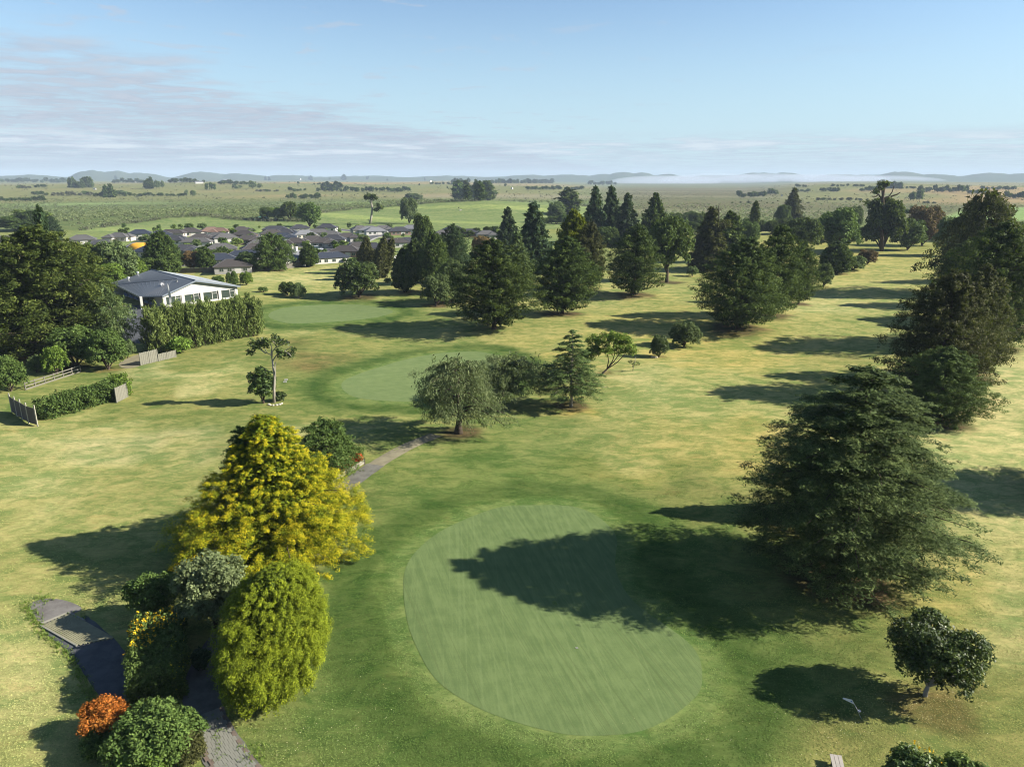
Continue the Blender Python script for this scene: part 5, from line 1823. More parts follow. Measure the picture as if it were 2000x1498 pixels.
cowm = [simple('cow_dark', (.03, .025, .02), .8), simple('cow_pale', (.6, .55, .48), .8)]
for i, (px, py, c, lab) in enumerate(((899, 413, 1, 'pale cow standing in the meadow below the big pines'), (896, 408, 0, 'dark cow in the meadow uphill of the pale cow'), (541, 432, 0, 'dark cow in the meadow right of the green sheds'),
                                      (555, 430, 0, 'dark cow in the meadow near the marsh edge trees'))):
    x, y, z = at(px, py)
    root = empty('cow', (x, y, z), i * 1.3)
    tag(root, lab, 'cow', 'cows in the meadow')
    mb = MB()
    mb.tube([(-1.0, 0, 1.0), (-.85, 0, 1.12), (-.2, 0, 1.02), (.5, 0, 1.1), (.8, 0, 1.25), (1.1, 0, 1.3), (1.35, 0, 1.15), (1.55, 0, .98)], [.18, .36, .42, .38, .26, .17, .17, .1], 10)
    for sx, sy in ((-.75, .22), (-.75, -.22), (.45, .2), (.45, -.2)):
        mb.tube([(sx, sy, 1.0), (sx - .05, sy, .5), (sx, sy, 0)], [.16, .08, .06], 6)
    mb.tube([(-1.05, 0, 1.2), (-1.2, 0, .6)], [.04, .03], 5)
    for sy in (-1, 1):
        mb.tube([(1.15, sy * .12, 1.38), (1.1, sy * .32, 1.36)], [.06, .02], 5)
    mb.build('body', cowm[c], root, True)

x, y, z = atz(274, 486, 2.2)
can = empty('canopy', (x, y, float(hgt(x, y))))
tag(can, 'bright orange yellow rounded canopy showing between the trees and the houses', 'canopy')
mb = MB()
n = 14
rings = [(1.0, 2.0), (.97, 2.9), (.85, 3.6), (.6, 4.2), (.25, 4.5)]
V_ = []
for rr_, z_ in rings:
    V_ += [(4.8 * rr_ * math.cos(2 * PI * k / n), 3.2 * rr_ * math.sin(2 * PI * k / n), z_ + .15 * math.cos(4 * PI * k / n)) for k in range(n)]
V_.append((0, 0, 4.6))
F_ = [(i * n + k, i * n + (k + 1) % n, (i + 1) * n + (k + 1) % n, (i + 1) * n + k) for i in range(4) for k in range(n)] + [(4 * n + k, 4 * n + (k + 1) % n, 5 * n) for k in range(n)]
mb.add(V_, F_)
mb.build('cover', simple('orange_fabric', (.75, .38, .03), .7), can, True)
for k in range(4):
    a_ = PI / 4 + k * PI / 2
    MB().tube([(4 * math.cos(a_), 2.6 * math.sin(a_), -.1), (4 * math.cos(a_), 2.6 * math.sin(a_), 2.8)], [.06, .06], 6).build('pole', M_STEEL, can)

# ------------------------------------------------------------------ TREES
for (nm, kind, seed, col, bx, by, ty, w, lab, ex) in TREES:
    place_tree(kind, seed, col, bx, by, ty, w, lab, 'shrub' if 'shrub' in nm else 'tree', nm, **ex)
for i, (bx, by, ty, w, le, lab) in enumerate(((704, 527, 478, 19, .16, 'leftmost of the leaning dark cypress columns behind the glossy ball tree'), (714, 534, 463, 22, .08, 'second from left of the leaning dark cypress columns'),
                                              (733, 545, 461, 24, .26, 'third of the leaning dark cypress columns, widest one'), (748, 543, 462, 21, .28, 'rightmost of the leaning dark cypress columns'),
                                              (726, 540, 490, 26, .1, 'short dark cypress column at the foot of the leaning ones'))):
    place_tree('column', i, 'brown', bx, by, ty, w, lab, 'tree', 'cypress_column', group='leaning cypress columns', lean=(le, 0), bare=False)


def pw(px, py, y):
    """point at depth y that shows at a pixel"""
    d_ = ray(px, py)
    t = y / d_[1]
    return np.array([d_[0] * t, y, H + d_[2] * t])


def tree_obj(name, label, tm, cm, col, loc, bark=None, cat='tree', rot=0.0):
    root = empty(name, loc, rot)
    tag(root, label, cat)
    new_obj('trunk', tm, bark or BARK, root)
    new_obj('crown', cm, FOL[col], root)
    return root


# the near cedar on the right
x, y = 25.8, 49.4
tm, cm = branchy(101, 17.2, 7.25, P_CED, 330, 15, 32, (.80, .58, .13), .25, .085, tiers=13, rise=.16, droop=.14, fan=.5, amp=.08, jit=.13, s0=.25, t0=.09, spow=.6,
                 wn=(.3, 1.0, .45), wd=(.6, .9, -.2), limbs=70, tips=.8, inner=.2, trunk_r=.42)
ced = tree_obj('cedar_tree', 'large near cedar with layered boughs on the right, its shadow on the putting green', tm, cm, 'cedar', (x, y, float(hgt(x, y))), rot=.6)
# slim tree hidden behind it that throws the pointed shadow
simple_tree('column', 2, 'dark', 27.6, 60.2, 8.0, 1.7, 'slim cypress mostly hidden behind the near cedar', name='cypress_column')
# cedar beyond the right edge that throws a shadow into view
x, y = 58.0, 65.0
o = tree_obj('cedar_tree', 'cedar beyond the right edge whose shadow falls on the dry grass', tm, cm, 'cedar', (x, y, float(hgt(x, y))), rot=2.2)
o.scale = (.8, .8, .82)

# the golden tree on the left
x, y = -19.7, 53.4
tm, cm = branchy(202, 11.8, 7.6, P_YEL, 620, 4, 96, (.62, .44, .34), .12, .066, shell=.5, rise=.10, droop=.06, fan=.45, amp=.09, jit=.20, s0=.62, t0=.03, tri=True,
                 wn=(.55, .85, .45), wd=(.7, .8, .15), tipw=.55, tips=0, inner=.9, limbs=20)
tree_obj('golden_conifer', 'large golden yellow conifer at lower left beside the putting green', tm, cm, 'gold', (x, y, float(hgt(x, y))), rot=.3)
# leading shoot beside its top
p0 = pw(470, 832, 53.6)
g0 = float(hgt(p0[0], 53.6))
tm, cm = branchy(203, float(p0[2]) - g0, 1.5, [(0, .4), (.6, 1), (.8, .7), (.93, .4), (1, .08)], 120, 4, 26, (.36, .26, .2), .16, .08, rise=.3, droop=.1, t0=.62, tipw=.3, jit=.25, trunk_r=.16)
tree_obj('conifer_tree', 'narrow green leading shoot at the left of the golden conifer top', tm, cm, 'green', (float(p0[0]), 53.6, g0))

# lime egg-shaped conifer, bottom left
x, y, z = at(546, 1316)
tm, cm = branchy(205, 6.9, 3.1, P_LIME, 760, 4, 62, (.34, .25, .32), .085, .048, shell=.5, rise=.30, droop=.05, fan=.45, amp=.10, jit=.09, s0=.62, t0=.03, tri=True,
                 wn=(.8, .55, .45), wd=(.5, .9, .3), tipw=.35, inner=.9)
tree_obj('lime_conifer', 'dense lime green egg shaped conifer at the bottom left beside the path', tm, cm, 'lime', (x, y, z)).scale = (1, 1.5, 1)

# grey green and dark shrubs between the two
def near_shrub(name, label, col, bx, by, ty, w, seed, n=900, ll=.2, lw=.1, nl=16, z0=.2, ax=(.28, .28, .22), flowers=None, cat='shrub', lr=.34, lean=(0, 0), trunk_r=None, tri=False, nlobe=16, limbs=7, prof=None, bark=None):
    x, y, z = at(bx, by)
    hh = top_height(ty, x, y) - z
    d_ = y * cosP + (H - hh * .4) * sinP
    R_ = w * .5 * d_ / FPX
    tm, cm = lobed(seed, hh, R_, z0, nlobe, lr, n, nl, ax, ll, lw, tri=tri, lean=lean, trunk_r=trunk_r, limbs=limbs, prof=prof)
    root = tree_obj(name, label, tm, cm, col, (x, y, z), cat=cat, bark=bark)
    if flowers:
        fc, zmin, k, dirv = flowers
        rg = np.random.default_rng(seed + 5)
        q_ = unit(rg.normal(size=(k, 3)))
        q_ = q_[(q_ @ np.array(dirv)) > zmin]
        P_ = np.array([0, 0, hh * .5]) + q_ * np.array([R_, R_, hh * .52])
        V_, t_, nv_ = leaf_cloud(rg, P_, q_, rg.random(len(P_)), 4, (.1, .1, .08), .11, .09, tri=False)
        tag(new_obj('flowers', mesh_from('flowers', V_, nv_, t_), FOL[fc], root), kind='stuff')
    return root


near_shrub('broadleaf_shrub', 'grey green broadleaf shrub between the golden and the lime conifers', 'willow', 422, 1226, 1086, 156, 301, n=1300, ll=.22, lw=.12, lr=.3, nlobe=20)
near_shrub('dark_shrub', 'dark rounded shrub in shade left of the grey green broadleaf shrub', 'green', 300, 1214, 1118, 100, 302, n=700)
near_shrub('flowering_shrub', 'small shrub with yellow flowers at the left foot of the golden conifer', 'green', 352, 1150, 1104, 44, 303, n=300, flowers=('flower', -.1, 260, (0, -.5, .85)))
near_shrub('orange_shrub', 'round shrub with bright orange red foliage at the bottom left', 'orange', 210, 1436, 1372, 94, 304, n=800, ll=.15, lw=.07)
near_shrub('leafy_shrub', 'wide mixed green shrub cut off by the bottom edge beside the path', 'green', 312, 1482, 1402, 180, 305, n=1600, ll=.2, lw=.09, nlobe=22, lr=.3)
near_shrub('leafy_shrub', 'bright green leafy shrub at the very bottom in front of the wide shrub', 'bright', 292, 1508, 1450, 110, 306, n=700, ll=.2, lw=.1)
near_shrub('dark_shrub', 'dark foliage added below the orange shrub for its shaded front', 'dark', 204, 1472, 1436, 76, 307, n=500)  # dark leaves stand in for the shaded front of the orange shrub
near_shrub('dark_shrub', 'dark bronze shrub at the right of the wide shrub along the path', 'brown', 376, 1496, 1436, 60, 308, n=500, ll=.2, lw=.05)
near_shrub('small_conifer', 'small blue green plant on the shaded path edge by the lime conifer', 'spruce', 396, 1312, 1268, 26, 309, n=120)
near_shrub('broadleaf_tree', 'small glossy dark green tree on a short trunk at lower right', 'glossy', 1806, 1361, 1205, 176, 310, n=1700, ll=.18, lw=.10, nl=15, z0=.8, lr=.33, nlobe=20, lean=(.5, 0), trunk_r=.13, limbs=10, cat='tree', prof=[(0, .55), (.3, 1), (.7, .95), (1, .5)], bark=PALEBARK)
near_shrub('citrus_shrub', 'left one of two yellow tipped glossy shrubs at the bottom right edge', 'glossy', 1772, 1578, 1464, 112, 311, n=900, ll=.2, lw=.1, flowers=('flower', .3, 60, (0, -.4, .9)))
near_shrub('citrus_shrub', 'right one of two glossy shrubs at the bottom right edge', 'green', 1868, 1585, 1480, 100, 312, n=900, ll=.2, lw=.1)
near_shrub('flower_clump', 'left orange red flower clump behind the path rail', 'red', 668, 920, 902, 12, 313, n=60, nl=8, z0=.1)
near_shrub('flower_clump', 'middle orange red flower clump behind the path rail', 'red', 683, 912, 896, 14, 314, n=60, nl=8, z0=.1)
near_shrub('flower_clump', 'right orange red flower clump behind the path rail', 'red', 700, 903, 886, 15, 315, n=60, nl=8, z0=.1)

# tall clipped block of shrub with yellow flowers
def cloud_box(name, label, col, centre, size, rot, seed, dens=3.2, nl=14, ll=.18, lw=.09, ax=(.25, .25, .2), cat='hedge', jag=.12, tint=None, stems=4, taper=0.0, tri=False):
    rg = np.random.default_rng(seed)
    sx, sy, sz = size
    area = 2 * (sx + sy) * sz + sx * sy
    k = int(area * dens)
    u = rg.uniform(-.5, .5, (k, 3))
    face = rg.choice(5, k, p=np.array([sy * sz, sy * sz, sx * sz, sx * sz, sx * sy]) / area)
    N_ = np.zeros((k, 3))
    for f_, (ax_i, sg) in enumerate(((0, -1), (0, 1), (1, -1), (1, 1), (2, 1))):
        m = face == f_
        u[m, ax_i] = sg * .5
        N_[m, ax_i] = sg
    P_ = u * np.array(size)
    P_[:, 2] += sz / 2
    bul = jag * np.sin(P_[:, 0] * 2.1 + seed) + jag * np.sin(P_[:, 1] * 1.7 + P_[:, 2] * 1.3) + rg.normal(0, jag * .8, k)
    P_ += N_ * bul[:, None]
    if taper:
        P_[:, :2] *= (1 - taper * P_[:, 2:3] / sz)
    P_[:, 2] = np.maximum(P_[:, 2], .1)
    T_ = rg.random(k) * .6 + .4 * (.5 + .5 * np.sin(P_[:, 0] * 1.3 + seed) * np.sin(P_[:, 2] * 2))
    V_, t_, nv_ = leaf_cloud(rg, P_, N_ + rg.normal(0, .25, (k, 3)), T_, nl, ax, ll, lw, tri=tri)
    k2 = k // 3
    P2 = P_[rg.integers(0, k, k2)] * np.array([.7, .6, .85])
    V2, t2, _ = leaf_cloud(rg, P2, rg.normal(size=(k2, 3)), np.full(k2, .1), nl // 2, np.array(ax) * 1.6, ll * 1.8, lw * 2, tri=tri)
    root = empty(name, centre, rot)
    tag(root, label, cat)
    new_obj('foliage', mesh_from('foliage', np.concatenate([V_, V2]), nv_, np.concatenate([t_, t2])), FOL[col], root)
    mb = MB()
    for i in range(stems):
        xx = (i + .5) / stems * sx - sx / 2
        mb.tube([(xx, 0, -.2), (xx + .1, .05, sz * .8)], [.08, .03], 6)
    mb.build('stems', BARK, root, True)
    return root, P_, N_


x, y = -22.3, 38.2
z = float(hgt(x, y))
hb, Pb, Nb = cloud_box('flowering_hedge', 'tall clipped block of shrub with yellow flowers on top between the two paths', 'green', (x, y, z), (2.5, 6.3, 2.45), .40, 401, dens=24, nl=16, ll=.17, lw=.09)
sel = (Pb[:, 2] > 2.2) & ((Pb[:, 1] > 1.3) | ((Pb[:, 0] < .1) & (Pb[:, 1] > -.6)))
rg = np.random.default_rng(9)
sel &= rg.random(len(Pb)) < .8
V_, t_, nv_ = leaf_cloud(rg, Pb[sel] + Nb[sel] * .15, Nb[sel], rg.random(sel.sum()), 5, (.12, .12, .08), .11, .09, tri=False)
tag(new_obj('flowers', mesh_from('flowers', V_, nv_, t_), FOL['flower'], hb), kind='stuff')
sel = (Pb[:, 0] > 1.0) & (Pb[:, 1] < 1) & (rg.random(len(Pb)) < .5)
V_, t_, nv_ = leaf_cloud(rg, Pb[sel] + Nb[sel] * .1, Nb[sel], rg.random(sel.sum()), 4, (.1, .1, .08), .09, .07, tri=False)
tag(new_obj('flowers', mesh_from('flowers', V_, nv_, t_), FOL['gold'], hb), kind='stuff')

# clipped hedge at the left
a_, b_ = np.array(at(84, 818)[:2]), np.array(at(226, 776)[:2])
c = (a_ + b_) / 2
L_ = np.linalg.norm(b_ - a_)
cloud_box('clipped_hedge', 'clipped dusky green hedge standing alone on the lawn at the left', 'olivehedge' if 'olivehedge' in FOL else 'green', (c[0], c[1], float(hgt(*c))), (L_, 2.6, 2.5), math.atan2(b_[1] - a_[1], b_[0] - a_[0]), 402, dens=7, nl=12, ll=.3, lw=.15, ax=(.4, .4, .3), jag=.2)
a2, b2 = b_ - (b_ - a_) * .04, b_ + (b_ - a_) * .20
c = (a2 + b2) / 2
cloud_box('clipped_hedge', 'bright yellow green end piece of the clipped hedge at the left', 'bright', (c[0], c[1], float(hgt(*c))), (np.linalg.norm(b2 - a2) * .8, 2.3, 2.75), math.atan2(b_[1] - a_[1], b_[0] - a_[0]), 403, dens=7, nl=12, ll=.3, lw=.15, ax=(.4, .4, .3), jag=.2)

# tall feathery hedge in front of the clubhouse: many upright plumes
rg = np.random.default_rng(77)
root_p = at(300, 690)
hroot = empty('tall_hedge', root_p)
tag(hroot, 'tall feathery hedge of upright plumes in front of the clubhouse', 'hedge')
Cs, Os, Ts = [], [], []
st = MB()
a_, b_ = np.array(at(302, 690)[:2]), np.array(at(512, 654)[:2])
dirh = (b_ - a_) / np.linalg.norm(b_ - a_)
nrmh = np.array([-dirh[1], dirh[0]])
Lh = np.linalg.norm(b_ - a_)
for row_ in range(3):
    npl = 26
    for i in range(npl):
        t = (i + rg.random()) / npl
        base_ = a_ + dirh * Lh * t + nrmh * (row_ * 1.9 + rg.normal(0, .35))
        hp = (8.3 - .9 * t) * rg.uniform(.82, 1.05)
        kk = 62
        zz_ = rg.random(kk) ** .8 * hp
        rad = 1.15 * (1 - (zz_ / hp) ** 2.2) + .12
        th_ = rg.uniform(0, 6.28, kk)
        lean_ = rg.normal(0, .05, 2)
        P_ = np.stack([base_[0] + np.cos(th_) * rad + lean_[0] * zz_, base_[1] + np.sin(th_) * rad + lean_[1] * zz_, float(hgt(*base_)) + zz_], 1)
        Cs.append(P_)
        Os.append(np.stack([np.cos(th_) * .5, np.sin(th_) * .5, np.full(kk, 1.1)], 1))
        Ts.append(np.full(kk, rg.random() * .7) + rg.random(kk) * .3)
        st.tube([(base_[0] - root_p[0], base_[1] - root_p[1], -.2), (base_[0] - root_p[0], base_[1] - root_p[1], hp * .8)], [.09, .03], 5)
V_, t_, nv_ = leaf_cloud(rg, np.concatenate(Cs) - np.array(root_p), np.concatenate(Os), np.concatenate(Ts), 11, (.75, .3, .3), .55, .16, wn=(.2, .5, .9), wd=(.9, .5, .4))
new_obj('foliage', mesh_from('foliage', V_, nv_, t_), FOL['hedge'], hroot)
st.build('stems', BARK, hroot, True)
near_shrub('leafy_shrub', 'bright yellow green bush at the foot of the tall hedge above the board fence', 'bright', 352, 690, 660, 44, 320, n=300, ll=.4, lw=.2, ax=(.4, .4, .3))

# willows by the middle putting green
def willow(seed, bx, by, ty, w, label, lean=(0, 0), tt=(0, 0), trunk_r=.45, col='willow'):
    x, y, z = at(bx, by)
    hh = top_height(ty, x, y) - z
    R_ = w * .5 * (y * cosP + (H - hh * .4) * sinP) / FPX
    tm, cm = branchy(seed, hh, R_, [(0, .5), (.15, .8), (.4, 1), (.65, .95), (.85, .7), (1, .2)], 110, 13, 17, (.75, .42, .55), .32, .08, rise=.75, droop=.60, fan=.5, amp=.28, jit=.28,
                     s0=.3, t0=.2, wn=(.4, .5, .9), wd=(.5, .7, -.8), limbs=60, tips=1.5, inner=.06, trunk_r=trunk_r, tt=tt)
    return tree_obj('willow_tree', label, tm, cm, col, (x, y, z), rot=0.0)


willow(501, 897, 847, 706, 158, 'fine leaved willow like tree with a dark forked trunk beside the path')
willow(502, 972, 792, 700, 118, 'leaning fine leaved tree right of the willow with pale bare limbs', tt=(.35, 0), trunk_r=.22, col='willow')
# young cedar
x, y, z = at(1115, 795)
hh = top_height(640, x, y) - z
R_ = 60 * (y * cosP + 24 * sinP) / FPX
tm, cm = branchy(503, hh, R_, [(0, .7), (.2, 1), (.45, .85), (.7, .5), (.9, .25), (1, .04)], 110, 14, 22, (.75, .45, .13), .30, .08, rise=.12, droop=.16, fan=.5, jit=.22, s0=.2, t0=.16,
                 wn=(.2, 1, .5), wd=(.8, .7, -.3), limbs=74, tips=1.5, inner=.05, trunk_r=.2)
tree_obj('cedar_tree', 'young open cedar with a pale trunk right of the willows', tm, cm, 'cedar', (x, y, z), bark=PALEBARK)


def shaped_tree(name, label, ybase, trunk_px, limbs_px, lobes_px, col, bark, seed, ll, lw, nl=12, dens=1.0, r0=.3, cat='tree', squash=.7):
    """tree laid out in its own plane from trunk, limb and leaf-lobe points"""
    rg = np.random.default_rng(seed)
    o0 = pw(trunk_px[0][0], trunk_px[0][1], ybase)
    root = empty(name, o0)
    tag(root, label, cat)
    mb = MB()
    n_ = len(trunk_px)
    mb.tube([pw(a_, b_, ybase) - o0 - (np.array([0, 0, .25]) if i == 0 else 0) for i, (a_, b_) in enumerate(trunk_px)], [r0 * (1 - .6 * i / n_) for i in range(n_)], 9)
    for i, lp in enumerate(limbs_px):
        k_ = len(lp)
        dy = rg.uniform(-1, 1) * 1.2
        mb.tube([pw(a_, b_, ybase) - o0 + np.array([0, dy * j / k_, 0]) for j, (a_, b_) in enumerate(lp)], [r0 * .42 * (1 - .75 * j / k_) for j in range(k_)], 6, False)
    mb.build('trunk', bark, root, True)
    C_, O_, T_ = [], [], []
    sc_ = (ybase * cosP + 26 * sinP) / FPX
    for (a_, b_, w_, h_) in lobes_px:
        rx, rz = w_ * .5 * sc_, h_ * .5 * sc_
        k_ = max(6, int(14 * dens * (rx * rz) ** .8 + 6))
        q_ = unit(rg.normal(size=(k_, 3)))
        c_ = pw(a_, b_, ybase) - o0 + np.array([0, rg.uniform(-1, 1) * rx, 0])
        C_.append(c_ + q_ * np.array([rx, rx * .9, rz]) * rg.uniform(.5, 1, (k_, 1)))
        O_.append(q_)
        T_.append(rg.random(k_))
    V_, t_, nv_ = leaf_cloud(rg, np.concatenate(C_), np.concatenate(O_), np.concatenate(T_), nl, (.32 * ll / .25, .32 * ll / .25, .22 * ll / .25), ll, lw, tri=False)
    new_obj('crown', mesh_from('crown', V_, nv_, t_), FOL[col], root)
    return root


yb = at(1178, 733)[1]
shaped_tree('fan_tree', 'fan shaped bright green tree on leaning bare stems behind the young cedar', yb, [(1172, 733), (1178, 728), (1185, 722)],
            [[(1185, 722), (1188, 705), (1186, 690), (1178, 672)], [(1185, 722), (1196, 704), (1200, 688), (1196, 668)], [(1185, 722), (1200, 705), (1211, 690), (1218, 676)], [(1187, 720), (1206, 708), (1218, 696), (1228, 684)]],
            [(1160, 668, 34, 28), (1178, 660, 40, 24), (1200, 656, 40, 20), (1216, 668, 36, 26), (1230, 680, 28, 24), (1186, 680, 36, 22), (1208, 682, 28, 18), (1150, 690, 28, 26), (1166, 686, 26, 20), (1226, 668, 26, 16)],
            'bright', BARK, 504, .28, .13, 17, 3.4, .22)
yb = at(534, 787)[1]
shaped_tree('magnolia_tree', 'tall thin tree with a white trunk and sparse crown on the left lawn', yb, [(535, 787), (535, 760), (536, 740), (534, 720), (532, 704)],
            [[(532, 706), (529, 694), (519, 690), (514, 680), (512, 668)], [(532, 706), (538, 696), (543, 690), (556, 686), (568, 678)], [(531, 698), (533, 686), (541, 677), (556, 670), (570, 664)],
             [(519, 690), (508, 684), (497, 680), (489, 686)], [(529, 694), (530, 680), (524, 668)], [(541, 677), (534, 668), (528, 661)], [(556, 686), (566, 690), (572, 694)], [(538, 740), (538, 720), (540, 706)]],
            [(500, 676, 24, 14), (508, 668, 22, 12), (490, 686, 14, 12), (522, 664, 24, 12), (534, 662, 18, 10), (497, 668, 14, 12), (547, 668, 18, 14), (553, 692, 22, 14), (565, 694, 18, 12), (545, 686, 14, 10),
             (572, 682, 8, 6), (518, 674, 14, 10), (560, 668, 8, 5)], 'glossy', PALEBARK, 505, .34, .18, 9, 1.9, .22)
near_shrub('magnolia_shrub', 'leafy shrub round the foot of the white trunked tree', 'glossy', 515, 788, 712, 54, 506, n=620, ll=.34, lw=.18, ax=(.32, .32, .25), nl=9)
near_shrub('magnolia_shrub', 'small leafy sucker right of the foot of the white trunked tree', 'glossy', 547, 783, 766, 20, 507, n=120, ll=.3, lw=.16)
yb = at(1238, 706)[1]
shaped_tree('sapling', 'tiny bare staked sapling on the dry fairway', at(1236, 725)[1], [(1236, 725), (1237, 716), (1240, 706), (1242, 697)], [[(1237, 716), (1233, 710), (1231, 704)], [(1238, 713), (1244, 712), (1248, 710)]],
            [(1236, 711, 8, 4), (1246, 711, 6, 3), (1232, 706, 4, 4)], 'dark', PALEBARK, 508, .3, .12, 5, .6, .06)
yb = at(723, 438)[1]
shaped_tree('bare_pine', 'tall bare trunked pine with a small lopsided top in the meadow', yb, [(722, 438), (725, 425), (727, 408), (725, 395), (721, 386)],
            [[(725, 412), (732, 408), (742, 406)], [(726, 400), (720, 392), (715, 386)], [(725, 395), (730, 388), (734, 386)], [(722, 432), (718, 429)]],
            [(720, 383, 20, 8), (728, 387, 18, 7), (716, 387, 8, 4), (743, 405, 12, 7), (736, 409, 9, 6), (738, 401, 6, 4), (731, 383, 8, 5)], 'dark', PALEBARK, 509, 1.0, .5, 12, .7, .85)
yb = at(1722, 491)[1] - .5
shaped_tree('dead_tree', 'bare dead treetop with a few flat tufts above the nearly black tree', yb, [(1722, 489), (1722, 440), (1724, 400), (1724, 385), (1728, 362)],
            [[(1724, 392), (1716, 380), (1704, 376)], [(1724, 388), (1736, 384), (1742, 376), (1746, 364)], [(1724, 384), (1722, 370), (1721, 358)], [(1740, 384), (1752, 380), (1758, 376)], [(1716, 380), (1710, 384), (1702, 384)], [(1727, 366), (1733, 360)]],
            [(1727, 359, 20, 6), (1708, 374, 10, 6), (1733, 358, 10, 4), (1718, 366, 8, 4), (1722, 398, 50, 12), (1742, 402, 24, 12)], 'dark', BARK, 510, 1.1, .5, 10, .6, .9)
yb = at(1385, 526)[1]
shaped_tree('dead_tree', 'pale bare branches sticking out of the top of the drooping conifer', yb, [(1404, 524), (1404, 450), (1404, 420), (1404, 402)],
            [[(1404, 430), (1396, 424), (1384, 420)], [(1404, 426), (1414, 418), (1420, 414)], [(1404, 415), (1398, 410), (1390, 408)], [(1404, 436), (1392, 432), (1378, 428)], [(1404, 440), (1418, 432), (1428, 430)], [(1404, 412), (1412, 408)]],
            [(1392, 436, 30, 14), (1414, 438, 26, 14)], 'brown', BARK, 511, .9, .4, 9, .7, .22)

